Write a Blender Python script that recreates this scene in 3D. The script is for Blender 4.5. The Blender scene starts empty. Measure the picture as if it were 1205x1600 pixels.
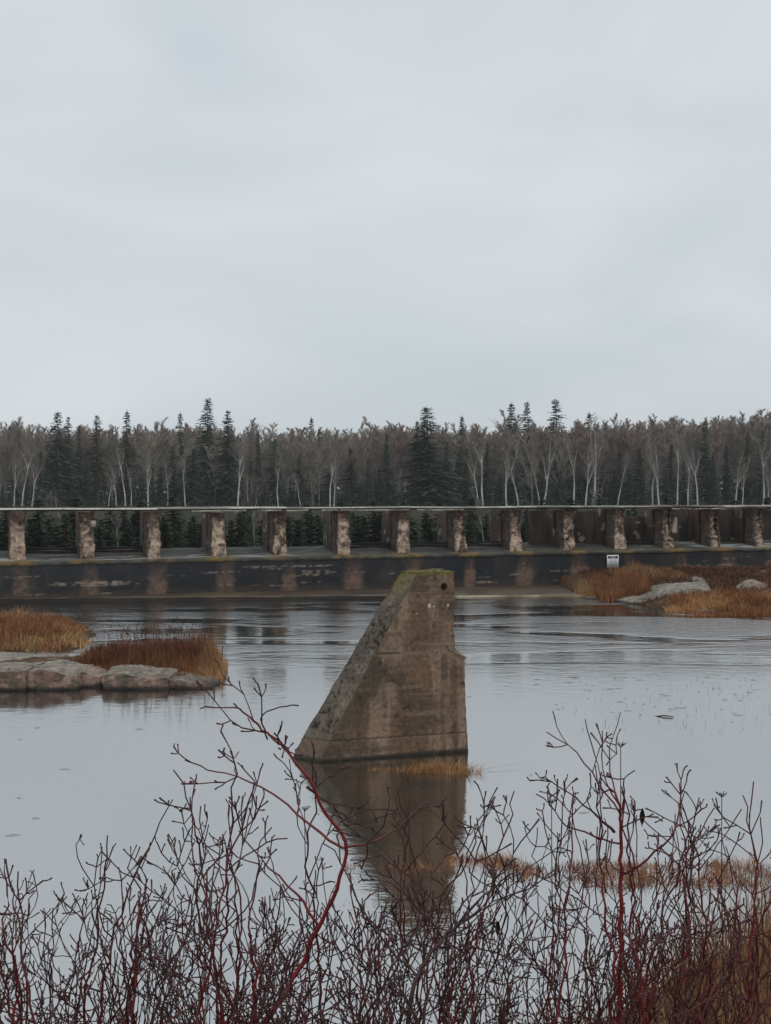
import bpy, math, random
import numpy as np
from mathutils import Vector

# ------------------------------------------------------------------ camera, world, sun, exposure
S = bpy.context.scene
F, HX, HY, H = 1800.0, 602.5, 771.0, 5.5          # focal length in photo pixels, principal column, horizon row, eye height over the water
cam = bpy.data.objects.new('camera', bpy.data.cameras.new('camera')); S.collection.objects.link(cam); S.camera = cam
cam.location = (0, 0, H); cam.rotation_euler = (math.radians(90), 0, 0)
cam.data.sensor_width = 36; cam.data.lens = F/1600*36; cam.data.shift_y = -29/1600
cam.data.clip_start = .1; cam.data.clip_end = 4000
S.view_settings.view_transform = 'Standard'; S.view_settings.look = 'None'; S.view_settings.gamma = 1
S.view_settings.exposure = 0.19

SUN_EL, SUN_ROT = math.radians(58), math.radians(150)
W = bpy.data.worlds.new('World'); S.world = W; W.use_nodes = True
nt = W.node_tree; nt.nodes.clear()
out = nt.nodes.new('ShaderNodeOutputWorld'); add = nt.nodes.new('ShaderNodeAddShader')
b1 = nt.nodes.new('ShaderNodeBackground'); b2 = nt.nodes.new('ShaderNodeBackground')
sky = nt.nodes.new('ShaderNodeTexSky'); sky.sky_type = 'NISHITA'; sky.sun_disc = False
sky.sun_elevation = SUN_EL; sky.sun_rotation = SUN_ROT; sky.dust_density = 3
b1.inputs['Strength'].default_value = .006
tc = nt.nodes.new('ShaderNodeTexCoord'); mp = nt.nodes.new('ShaderNodeMapping'); mp.inputs['Scale'].default_value = (1, 1, 2.6)
nz = nt.nodes.new('ShaderNodeTexNoise'); nz.inputs['Scale'].default_value = 2.6; nz.inputs['Detail'].default_value = 5; nz.inputs['Roughness'].default_value = .45
nz.inputs['Distortion'].default_value = .4
rp = nt.nodes.new('ShaderNodeValToRGB')
rp.color_ramp.elements[0].position = .3; rp.color_ramp.elements[0].color = (.48, .53, .56, 1)
rp.color_ramp.elements[1].position = .7; rp.color_ramp.elements[1].color = (.61, .65, .68, 1)
b2.inputs['Strength'].default_value = 1.0
L = nt.links.new
L(tc.outputs['Generated'], mp.inputs['Vector']); L(mp.outputs[0], nz.inputs['Vector']); L(nz.outputs['Fac'], rp.inputs[0])
L(rp.outputs[0], b2.inputs['Color']); L(sky.outputs[0], b1.inputs['Color'])
L(b1.outputs[0], add.inputs[0]); L(b2.outputs[0], add.inputs[1]); L(add.outputs[0], out.inputs['Surface'])
sd = bpy.data.lights.new('sun', 'SUN'); sd.energy = .55; sd.angle = math.radians(35); sd.color = (1, .97, .93)
sun = bpy.data.objects.new('sun', sd); S.collection.objects.link(sun)
sun.rotation_euler = (math.radians(90)-SUN_EL, 0, math.radians(180)-SUN_ROT)
sun.rotation_euler = (math.radians(28), math.radians(10), 0)

# ------------------------------------------------------------------ helpers
def tag(o, label=None, cat=None, group=None, kind=None):
    if label: o['label'] = label
    if cat: o['category'] = cat
    if group: o['group'] = group
    if kind: o['kind'] = kind
    return o
def empty(name, loc=(0, 0, 0), rz=0):
    o = bpy.data.objects.new(name, None); S.collection.objects.link(o)
    o.location = loc; o.rotation_euler = (0, 0, rz); o.empty_display_size = .2
    return o
def copy_tree(o, parent=None):
    c = o.copy(); S.collection.objects.link(c)
    if parent is not None: c.parent = parent
    for ch in o.children: copy_tree(ch, c)
    return c
def at(x, y, Y):
    return np.array([(x-HX)/F*Y, Y, H-(y-HY)/F*Y])
def hsh(ix, iy, iz):
    h = (ix*374761393 + iy*668265263 + iz*2147483647 + 1013904223) & 0xffffffff
    h = ((h ^ (h >> 13))*1274126177) & 0xffffffff
    h = ((h ^ (h >> 15))*2246822519) & 0xffffffff
    return ((h ^ (h >> 16)) & 0xffffff)/float(0xffffff)
def vnoise(p):
    p = np.asarray(p, float); i = np.floor(p).astype(np.int64); f = p-i; f = f*f*(3-2*f); r = 0
    for dx in (0, 1):
        for dy in (0, 1):
            for dz in (0, 1):
                w = (f[..., 0] if dx else 1-f[..., 0])*(f[..., 1] if dy else 1-f[..., 1])*(f[..., 2] if dz else 1-f[..., 2])
                r = r + w*hsh(i[..., 0]+dx, i[..., 1]+dy, i[..., 2]+dz)
    return r
def fbm(p, s=1., o=4, off=0.):
    p = np.asarray(p, float)*s+off; r = 0; a = .5; t = 0
    for k in range(o):
        r = r + a*vnoise(p); t += a; a *= .5; p = p*2.03+17.3
    return r/t
def sst(a, b, x):
    t = np.clip((x-a)/(b-a), 0, 1); return t*t*(3-2*t)
def mixc(c, d, w):
    w = np.asarray(w)[..., None]; return c*(1-w)+np.asarray(d)*w

class MB:
    """collects triangles and quads with a colour per vertex, and links them as one mesh object"""
    def __init__(s): s.v = []; s.c = []; s.q = []; s.t = []; s.n = 0
    def add(s, v, q=None, t=None, c=(1, 1, 1)):
        v = np.asarray(v, float).reshape(-1, 3); s.v.append(v)
        cc = np.asarray(c, float)
        s.c.append(np.broadcast_to(cc, v.shape) if cc.ndim == 1 else cc.reshape(-1, 3))
        if q is not None and len(q): s.q.append(np.asarray(q, int).reshape(-1, 4)+s.n)
        if t is not None and len(t): s.t.append(np.asarray(t, int).reshape(-1, 3)+s.n)
        s.n += len(v)
    def tube(s, pts, rad, n=4, c=(1, 1, 1), cap=True):
        pts = np.asarray(pts, float); m = len(pts); rad = np.broadcast_to(np.asarray(rad, float), (m,))
        d = np.gradient(pts, axis=0); d /= np.linalg.norm(d, axis=1)[:, None]+1e-12
        ref = np.array([0, 0, 1.]) if abs(d[0, 2]) < .9 else np.array([1., 0, 0])
        a = np.cross(d, ref); a /= np.linalg.norm(a, axis=1)[:, None]+1e-12; b = np.cross(d, a)
        th = np.arange(n)*2*math.pi/n
        v = pts[:, None]+rad[:, None, None]*(a[:, None]*np.cos(th)[None, :, None]+b[:, None]*np.sin(th)[None, :, None])
        i = np.arange(m-1)[:, None]*n; j = np.arange(n)[None]; k = (j+1) % n
        q = np.stack([i+j, i+k, i+n+k, i+n+j], -1).reshape(-1, 4)
        cc = np.asarray(c, float)
        if cc.ndim == 2: cc = np.repeat(cc, n, axis=0)
        t = None
        if cap: t = [[(m-1)*n, (m-1)*n+1, (m-1)*n+2]] + ([[(m-1)*n, (m-1)*n+2, (m-1)*n+3]] if n > 3 else [])
        s.add(v.reshape(-1, 3), q, t, cc)
    def grid(s, P, c=(1, 1, 1), wrap=False):
        """P: (rows, cols, 3)"""
        r, k = P.shape[:2]; kk = k if wrap else k-1
        i = np.arange(r-1)[:, None]*k; j = np.arange(kk)[None]; j2 = (j+1) % k
        q = np.stack([i+j, i+j2, i+k+j2, i+k+j], -1).reshape(-1, 4)
        cc = np.asarray(c, float)
        s.add(P.reshape(-1, 3), q, None, cc.reshape(-1, 3) if cc.ndim == 3 else cc)
    def box(s, lo, hi, c=(1, 1, 1)):
        x0, y0, z0 = lo; x1, y1, z1 = hi
        v = [(x0, y0, z0), (x1, y0, z0), (x1, y1, z0), (x0, y1, z0), (x0, y0, z1), (x1, y0, z1), (x1, y1, z1), (x0, y1, z1)]
        s.add(v, [(0, 3, 2, 1), (4, 5, 6, 7), (0, 1, 5, 4), (1, 2, 6, 5), (2, 3, 7, 6), (3, 0, 4, 7)], None, c)
    def mesh(s, name):
        v = np.concatenate(s.v); me = bpy.data.meshes.new(name)
        q = np.concatenate(s.q) if s.q else np.zeros((0, 4), int); t = np.concatenate(s.t) if s.t else np.zeros((0, 3), int)
        me.vertices.add(len(v)); me.vertices.foreach_set('co', v.ravel())
        me.loops.add(q.size+t.size); me.loops.foreach_set('vertex_index', np.concatenate([q.ravel(), t.ravel()]))
        me.polygons.add(len(q)+len(t))
        me.polygons.foreach_set('loop_start', np.concatenate([np.arange(len(q))*4, q.size+np.arange(len(t))*3]))
        me.update(calc_edges=True)
        a = me.color_attributes.new('col', 'FLOAT_COLOR', 'POINT')
        c = np.ones((len(v), 4)); c[:, :3] = np.concatenate(s.c); a.data.foreach_set('color', c.ravel())
        return me
    def build(s, name, mat, parent=None, smooth=False):
        me = s.mesh(name); me.materials.append(mat)
        if smooth: me.polygons.foreach_set('use_smooth', np.ones(len(me.polygons), bool)); me.update()
        o = bpy.data.objects.new(name, me); S.collection.objects.link(o); o.parent = parent
        return o
def recolor(o, fn):
    """vertex colour from the finished shape: fn(coordinates, normals) -> colours (material kind: lichen, stain, bare stone)"""
    me = o.data; n = len(me.vertices); co = np.empty(n*3); me.vertices.foreach_get('co', co)
    no = np.empty(n*3); me.vertex_normals.foreach_get('vector', no)
    c = np.ones((n, 4)); c[:, :3] = fn(co.reshape(-1, 3), no.reshape(-1, 3))
    me.color_attributes['col'].data.foreach_set('color', c.ravel())

def mat_vc(name, rough=.8, scale=20, var=.35, bump=0., bscale=None, spec=.3, trans=0.):
    m = bpy.data.materials.new(name); m.use_nodes = True; n = m.node_tree; b = n.nodes['Principled BSDF']
    at_ = n.nodes.new('ShaderNodeAttribute'); at_.attribute_name = 'col'
    tx = n.nodes.new('ShaderNodeTexCoord'); nz = n.nodes.new('ShaderNodeTexNoise'); nz.inputs['Scale'].default_value = scale; nz.inputs['Detail'].default_value = 6
    mr = n.nodes.new('ShaderNodeMapRange'); mr.inputs['From Min'].default_value = .3; mr.inputs['From Max'].default_value = .7
    mr.inputs['To Min'].default_value = 1-var; mr.inputs['To Max'].default_value = 1+var
    mu = n.nodes.new('ShaderNodeVectorMath'); mu.operation = 'SCALE'
    n.links.new(tx.outputs['Object'], nz.inputs['Vector']); n.links.new(nz.outputs['Fac'], mr.inputs['Value'])
    n.links.new(at_.outputs['Color'], mu.inputs[0]); n.links.new(mr.outputs[0], mu.inputs['Scale']); n.links.new(mu.outputs[0], b.inputs['Base Color'])
    b.inputs['Roughness'].default_value = rough; b.inputs['Specular IOR Level'].default_value = spec
    if bump:
        bn = n.nodes.new('ShaderNodeTexNoise'); bn.inputs['Scale'].default_value = bscale or scale*2; bn.inputs['Detail'].default_value = 8; bn.inputs['Roughness'].default_value = .65
        bp = n.nodes.new('ShaderNodeBump'); bp.inputs['Strength'].default_value = bump; bp.inputs['Distance'].default_value = .02
        n.links.new(tx.outputs['Object'], bn.inputs['Vector']); n.links.new(bn.outputs['Fac'], bp.inputs['Height']); n.links.new(bp.outputs[0], b.inputs['Normal'])
    return m
M_conc = mat_vc('weathered_concrete', .8, 14, .28, .6, 45, .3)
M_wall = mat_vc('wet_dark_concrete', .55, 9, .3, .4, 25, .35)
M_rock = mat_vc('granite', .75, 12, .3, .7, 25, .3)
M_wood = mat_vc('grey_timber', .85, 9, .3, .4, 30, .2)
M_ground = mat_vc('earth', .9, 3, .45, .8, 8, .1)
M_grass = mat_vc('dry_grass', .8, 3, .25, 0, spec=.15)
M_twig = mat_vc('red_bark', .5, 25, .3, 0, spec=.35)
M_bark = mat_vc('pale_bark', .9, 1.2, .35, 0, spec=.1)
M_fine = mat_vc('bare_twigs', .95, .35, .3, 0, spec=.05)
M_needle = mat_vc('spruce_needles', .9, .5, .35, 0, spec=.05)
M_paint = mat_vc('painted_metal', .45, 30, .06, 0, spec=.4)

# water
M_water = bpy.data.materials.new('river_water'); M_water.use_nodes = True
n = M_water.node_tree; n.nodes.clear()
o_ = n.nodes.new('ShaderNodeOutputMaterial'); mx = n.nodes.new('ShaderNodeMixShader')
df = n.nodes.new('ShaderNodeBsdfDiffuse'); df.inputs['Color'].default_value = (.02, .018, .015, 1)
gl = n.nodes.new('ShaderNodeBsdfGlossy'); gl.inputs['Color'].default_value = (.95, .95, .95, 1)
fr = n.nodes.new('ShaderNodeFresnel'); fr.inputs['IOR'].default_value = 5.6
tx = n.nodes.new('ShaderNodeTexCoord')
def wn(scale, stretch, detail=4, rough=.5, dist=0.):
    m_ = n.nodes.new('ShaderNodeMapping'); m_.inputs['Scale'].default_value = stretch
    t_ = n.nodes.new('ShaderNodeTexNoise'); t_.inputs['Scale'].default_value = scale; t_.inputs['Detail'].default_value = detail
    t_.inputs['Roughness'].default_value = rough; t_.inputs['Distortion'].default_value = dist
    n.links.new(tx.outputs['Object'], m_.inputs['Vector']); n.links.new(m_.outputs[0], t_.inputs['Vector']); return t_.outputs['Fac']
def mth(op, a, b=None, c=None):
    m_ = n.nodes.new('ShaderNodeMath'); m_.operation = op
    for i, v in enumerate((a, b, c)):
        if v is None: continue
        if isinstance(v, (int, float)): m_.inputs[i].default_value = v
        else: n.links.new(v, m_.inputs[i])
    return m_.outputs[0]
def mrange(v, a, b, c, d):
    m_ = n.nodes.new('ShaderNodeMapRange'); m_.interpolation_type = 'SMOOTHSTEP'
    for i, x in enumerate((v, a, b, c, d)):
        if isinstance(x, (int, float)): m_.inputs[i].default_value = x
        else: n.links.new(x, m_.inputs[i])
    return m_.outputs[0]
sx = n.nodes.new('ShaderNodeSeparateXYZ'); n.links.new(tx.outputs['Object'], sx.inputs[0])
patch = wn(.13, (.55, 1.8, 1), 4, .6, .9)                     # where the current ruffles the surface below the dam
far_ = mrange(sx.outputs['Y'], 33, 42, 0, 1)
ruf = mth('MULTIPLY', mrange(patch, .42, .56, 0, 1), far_)
rough = mth('ADD', mth('MULTIPLY', ruf, .07), .065)
n.links.new(rough, gl.inputs['Roughness'])
h1 = wn(1.9, (.85, 1.4, 1), 5, .6); h2 = wn(11, (.8, 1.2, 1), 3, .5)
hh = mth('ADD', mth('MULTIPLY', h1, mth('ADD', mth('MULTIPLY', ruf, 2.8), .5)), mth('MULTIPLY', h2, mth('ADD', mth('MULTIPLY', ruf, .35), .05)))
bp = n.nodes.new('ShaderNodeBump'); bp.inputs['Strength'].default_value = .35; bp.inputs['Distance'].default_value = .045
n.links.new(hh, bp.inputs['Height'])
for s_ in (gl, df, fr): n.links.new(bp.outputs[0], s_.inputs['Normal'])
fac = mth('ADD', mth('MULTIPLY', fr.outputs[0], .45), .44); n.links.new(fac, mx.inputs[0]); n.links.new(df.outputs[0], mx.inputs[1]); n.links.new(gl.outputs[0], mx.inputs[2]); n.links.new(mx.outputs[0], o_.inputs['Surface'])

# ------------------------------------------------------------------ dam frame
Z0 = 58.9
DA = np.array([-578.2*Z0/F, Z0]); TH = math.atan2(.0202, 101.7/F); DU = np.array([math.cos(TH), math.sin(TH)]); DV = np.array([-DU[1], DU[0]])
def dam_u(px, v=0.):                                   # distance along the dam of photo column px, on the line v behind the pier fronts
    t = (px-HX)/F; A = DA+DV*v; return (t*A[1]-A[0])/(DU[0]-t*DU[1])
def damw(u, v, z): return np.array([DA[0]+DU[0]*u+DV[0]*v, DA[1]+DU[1]*u+DV[1]*v, z])
PIERS = [27.6, 136.8, 240.9, 342, 439, 537.8, 631.7, 720.5, 807, 891, 970, 1046, 1119, 1188]
PU = [dam_u(p) for p in PIERS]; PU = [PU[0]-3.45] + PU + [PU[-1]+3.6]
U0, U1 = -30., 75.

# ------------------------------------------------------------------ ground
def ground_h(X, Y):
    P = np.stack([X, Y, X*0], -1)
    n1 = fbm(P, .25, 4); n2 = fbm(P, 1.1, 3, 9)
    bank = np.interp(Y+.9*(n1-.5)*4+np.clip(-(X-2.0)*.8, -2.9, 0), [-30, 0, 2, 4.5, 7.5, 10.3, 12.2, 20], [4.1, 3.9, 3.3, 2.4, 1.4, .35, -.25, -1.4])+.12*(n2-.5)
    h = np.maximum(bank, -1.4)
    # island below the dam, right
    d = (Y-np.interp(X, [10.1, 10.5, 12.3, 13.0, 14.2, 17.3, 30, 60], [66, 61.6, 58.8, 55.6, 53.3, 52.0, 50, 48]))+1.6*(n2-.5)
    isl = np.minimum(.07*d*sst(0, 3, d)+.10*np.clip(d, -6, 1.5), .95+.5*(n1-.5))
    isl = np.where(X < 10.0, -1.4, isl)
    h = np.maximum(h, isl)
    # reed bed, left
    e = np.minimum(Y-(40.0+2*(n2-.5)), (50-Y))*.5; e = np.minimum(e, (-.250*Y-X+.5*(n2-.5)-np.abs(Y-45)*.15)*.8)
    h = np.maximum(h, np.clip(.18*e, -1.4, .18)+.05*(n2-.5))
    e2 = np.minimum(Y-33.2, 38.8-Y)*.7; e2 = np.minimum(e2, (-.146*Y-X-np.abs(Y-36)*.15)*.9)
    h = np.maximum(h, np.clip(.2*e2, -1.4, .28)+.05*(n2-.5))
    # river banks far to the sides
    side = np.maximum(-48-X, X-62)*.25; h = np.maximum(h, np.clip(side, -1.4, 2.2)+.4*(n1-.5))
    # land upstream of the dam
    v = (X-DA[0])*DV[0]+(Y-DA[1])*DV[1]
    up = np.interp(v, [2.6, 3.4, 12, 120, 400, 2000], [-1.4, 1.5, 1.8, 2.4, 2.6, 2.8])+.5*(n1-.5)
    return np.where(v > 2.6, up, h)
def axis(parts):
    return np.unique(np.concatenate([np.arange(a, b, s) for a, b, s in parts]))
gx = axis([(-1500, -200, 60), (-200, -60, 8), (-60, -26, 1.5), (-26, 30, .4), (30, 70, 1.5), (70, 200, 8), (200, 1501, 60)])
gy = axis([(-120, -6, 12), (-6, 30, .5), (30, 80, .4), (80, 240, 4), (240, 2001, 60)])
GX, GY = np.meshgrid(gx, gy); GZ = ground_h(GX, GY)
PP = np.stack([GX, GY, GZ], -1)
nn = fbm(PP, .9, 4, 3)[..., None]; n3 = fbm(PP, .2, 3, 30)
gc = (1-nn)*np.array([.055, .030, .018])+nn*np.array([.13, .075, .04])
vv_ = (GX-DA[0])*DV[0]+(GY-DA[1])*DV[1]; gc = mixc(gc, (.020, .022, .013), sst(2, 3, vv_)*(.75+.25*sst(.4, .6, n3)))
gc = mixc(gc, (.035, .028, .022), sst(.1, -.1, GZ))
mb = MB(); mb.grid(PP, gc); tag(mb.build('ground', M_ground, smooth=True), 'brown river bank and forest floor', kind='structure')
mb = MB(); wx = np.linspace(-260, 260, 40); wy = np.linspace(-5, 300, 40); WX, WY = np.meshgrid(wx, wy)
mb.grid(np.stack([WX, WY, WX*0], -1)); tag(mb.build('water', M_water), 'calm grey river reflecting the overcast sky', kind='structure')

# ------------------------------------------------------------------ dam
dam = empty('concrete_dam', (DA[0], DA[1], 0), TH)
tag(dam, 'long crumbling concrete dam with a row of piers across the river', 'dam')
# wall face
us = np.arange(U0, U1+.01, .07); zs = np.arange(-1, 1.99, .05)
UU, ZZ = np.meshgrid(us, zs); PW = np.stack([UU, UU*0, ZZ], -1)
vv = -.95+.03*(fbm(PW, 1.5, 4)-.5)+.02*(fbm(PW, 6, 3)-.5)
nA = fbm(PW*[1, 1, .35], 1.2, 4); nB = fbm(PW*[1, 1, 5], .9, 4, 5); nC = fbm(PW, 5, 3, 11); nD = fbm(PW*[.3, 1, 6], 1.3, 4, 31)
wc = np.zeros(UU.shape+(3,))+np.array([.0165, .0175, .021]); wc = mixc(wc, (.045, .038, .032), sst(.45, .75, nA)*.8)
wc = mixc(wc, (.075, .058, .043), np.clip(sst(.62, .2, ZZ+.5*(nA-.5)), 0, 1)*.6)
rngp = np.random.RandomState(5)
for k, u in enumerate(PU):
    w0 = .26+.2*rngp.rand(); du = (UU-(u+.12+.25*rngp.rand()-.1))/(w0*(1+.35*(nC-.5)+.4*sst(1.6, .6, ZZ)*rngp.rand()))
    m_ = sst(1.5, .6, np.abs(du)+.5*(nB-.5)+.5*(nC-.5))*(.16+.40*sst(1.9, .9, ZZ)*sst(.3, .6, nC)+.4*sst(1.25+.4*(nA-.5), 1.0, ZZ)*rngp.choice([.3, 1, 1.]))
    wc = mixc(wc, np.array([.22, .135, .095])*(.8+.4*rngp.rand()), np.clip(m_, 0, .85)*(.6+.5*nC))
fl = (sst(.60, .68, nD)*sst(.14, .02, np.abs(ZZ-(1.0+.35*(fbm(PW*[1, 1, 0], .12, 2)-.5)))) + sst(.52, .6, nD)*sst(.10, .02, np.abs(ZZ-.38))*sst(.45, .55, fbm(PW*[1, 1, 0], .2, 2, 4)) + .7*sst(.70, .76, nD)*(ZZ < 1.6)*(ZZ > .5))
wc = mixc(wc, (.32, .26, .20), np.clip(fl, 0, 1)*sst(.4, .55, nC)*.9)
mb = MB(); mb.grid(np.stack([UU, vv, ZZ], -1), wc)
mb.grid(np.stack([UU[:2], UU[:2]*0+[[2.4], [-.9]], UU[:2]*0-1], -1))
mb.build('wall', M_wall, dam)
# sloping crest on top of the wall
prof = np.array([(-1.0, 1.86), (-1.03, 1.90), (-1.03, 2.00), (-.98, 2.045), (-.5, 2.06), (0, 2.08), (.7, 2.16), (1.5, 2.26), (2.2, 2.34), (2.9, 2.40), (3.3, 2.41), (3.35, 2.35), (3.35, 1.2)])
pf = []
for a, b in zip(prof[:-1], prof[1:]): pf += [a+(b-a)*t for t in np.linspace(0, 1, max(2, int(np.hypot(*(b-a))/.12)+1))[:-1]]
pf = np.array(pf+[prof[-1]]); us = np.arange(U0, U1, .12)
P = np.zeros((len(pf), len(us), 3)); P[..., 0] = us[None]; P[..., 1] = pf[:, :1]; P[..., 2] = pf[:, 1:]
e = fbm(P, 1.8, 5)-.5; P[..., 2] += .09*e; P[..., 1] += .10*(fbm(P, 1.2, 4, 7)-.5)*(P[..., 1] < -.8)
nA = fbm(P*[.25, 2.5, 1], 1.6, 4); nB = fbm(P, 2.2, 4, 9); nC = fbm(P*[.3, 1, 1], .35, 3, 2); nD = fbm(P*[.5, 3, 1], 3, 3, 40)
cc = np.zeros(P.shape)+np.array([.055, .052, .042]); cc = mixc(cc, (.10, .10, .09), sst(.35, .65, nB)*.8)
cc = mixc(cc, (.36, .38, .37), sst(.52, .62, nC)*sst(.5, .58, nA)*(P[..., 1] > -.7))
cc = mixc(cc, (.12, .105, .04), sst(.5, .62, nD)*sst(.5, .62, fbm(P, .3, 2, 50))*(P[..., 1] < .8)*.7)
mm = np.zeros(P.shape[:2])
for u in PU: mm = np.maximum(mm, sst(1.25, .45, np.abs(P[..., 0]-u))*(P[..., 1] < .1)*(P[..., 1] > -1.1))
cc = mixc(cc, (.22, .13, .04), mm*sst(.35, .6, nB)*.8)
mb = MB(); mb.grid(P, cc); mb.build('crest', M_conc, dam)
# apron: low wet concrete shelf at the foot of the wall
ux = np.arange(U0, U1, .25)
fx = [-400, 0, 280, 560, 640, 720, 910, 1300]; fy = [948, 943, 939, 935.5, 934, 932.5, 931.5, 930]
fu, fv = [], []
for a, b in zip(fx, fy):
    Y_ = H*F/(b-HY); q = np.array([(a-HX)/F*Y_, Y_])-DA; fu.append(q @ DU); fv.append(q @ DV)
zt = np.interp(ux, [fu[1], fu[4], fu[6]], [.25, .14, .06]); vf = np.minimum(np.interp(ux, fu, fv), -1.15)
R = []
for t, dz in ((0, -1), (0, -.03), (.0, 0), (.03, .0), (.25, .0), (.5, .0), (.75, .0), (1, .03)):
    v_ = vf+(-.9-vf)*t; z_ = (zt+dz) if dz > -.5 else ux*0-1
    p_ = np.stack([ux, v_, z_], -1); p_[:, 1] += .12*(fbm(p_*[1, 0, 0], 1.2, 3)-.5)*(t < .2); p_[:, 2] += .04*(fbm(p_, 1.5, 3)-.5)*(z_ > -.5); R.append(p_)
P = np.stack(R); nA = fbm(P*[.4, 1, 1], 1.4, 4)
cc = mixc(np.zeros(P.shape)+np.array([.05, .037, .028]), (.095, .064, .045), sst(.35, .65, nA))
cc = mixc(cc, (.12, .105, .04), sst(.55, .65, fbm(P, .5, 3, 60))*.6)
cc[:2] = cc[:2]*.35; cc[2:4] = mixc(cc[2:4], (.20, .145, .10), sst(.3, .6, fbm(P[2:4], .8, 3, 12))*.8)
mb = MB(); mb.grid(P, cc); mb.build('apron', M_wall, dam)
ul = np.arange(np.interp(640, fx, fu), np.interp(925, fx, fu), .3)
P = np.stack([np.stack([ul, np.interp(ul, fu, fv)+dv+.05*(fbm(np.stack([ul, ul*0, ul*0], -1), 1, 3)-.5), ul*0+z_+.03*(fbm(np.stack([ul, ul*0, ul*0+3], -1), 2, 3)-.5)], -1) for dv, z_ in ((-.12, -.2), (-.12, .055), (-.1, .075), (.02, .08), (.03, .02))])
mb = MB(); mb.grid(P, mixc(np.zeros(P.shape)+np.array([.42, .36, .26]), (.2, .16, .1), sst(.45, .6, fbm(P, 1, 3, 4)))); mb.build('apron_lip', M_conc, dam)

# piers: an eroded front column, a slot, and a flat rear panel on each
def ring_solid(mb, ring, zs, disp, col, cap=True):
    """closed column: ring (n,2) in plan, rows zs, disp(P, N)-> displacement, col(P)"""
    n_ = len(ring); d = np.roll(ring, -1, 0)-np.roll(ring, 1, 0); N = np.stack([d[:, 1], -d[:, 0]], -1); N /= np.linalg.norm(N, axis=1)[:, None]+1e-9
    P = np.zeros((len(zs), n_, 3)); P[..., :2] = ring[None]; P[..., 2] = np.asarray(zs)[:, None]
    NN = np.zeros(P.shape); NN[..., :2] = N[None]
    D = disp(P, NN); Q = P+NN*D[..., None]; mb.grid(Q, col(P, D), wrap=True)
    if cap:
        top = Q[-1]; c_ = top.mean(0); c_[2] += .0
        k = mb.n; mb.add(np.vstack([top, c_[None]]), None, [(i, (i+1) % n_, n_) for i in range(n_)], col(np.vstack([top, c_[None]])[None], np.zeros((1, n_+1)))[0])
def rect_ring(x0, x1, y0, y1, step):
    a = np.linspace(x0, x1, max(2, int((x1-x0)/step)+1)); b = np.linspace(y0, y1, max(2, int((y1-y0)/step)+1))
    return np.array([(x, y0) for x in a[:-1]]+[(x1, y) for y in b[:-1]]+[(x, y1) for x in a[::-1][:-1]]+[(x0, y) for y in b[::-1][:-1]])
ORD = 'first second third fourth fifth sixth seventh eighth ninth tenth eleventh twelfth thirteenth fourteenth fifteenth sixteenth seventeenth eighteenth nineteenth twentieth'.split()
wrec = np.random.RandomState(8)
wear = [.2, .7, .75, .5, 1., .55, .5, .8, .55, .75, .6, 1.1, 1., 1.2]
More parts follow.
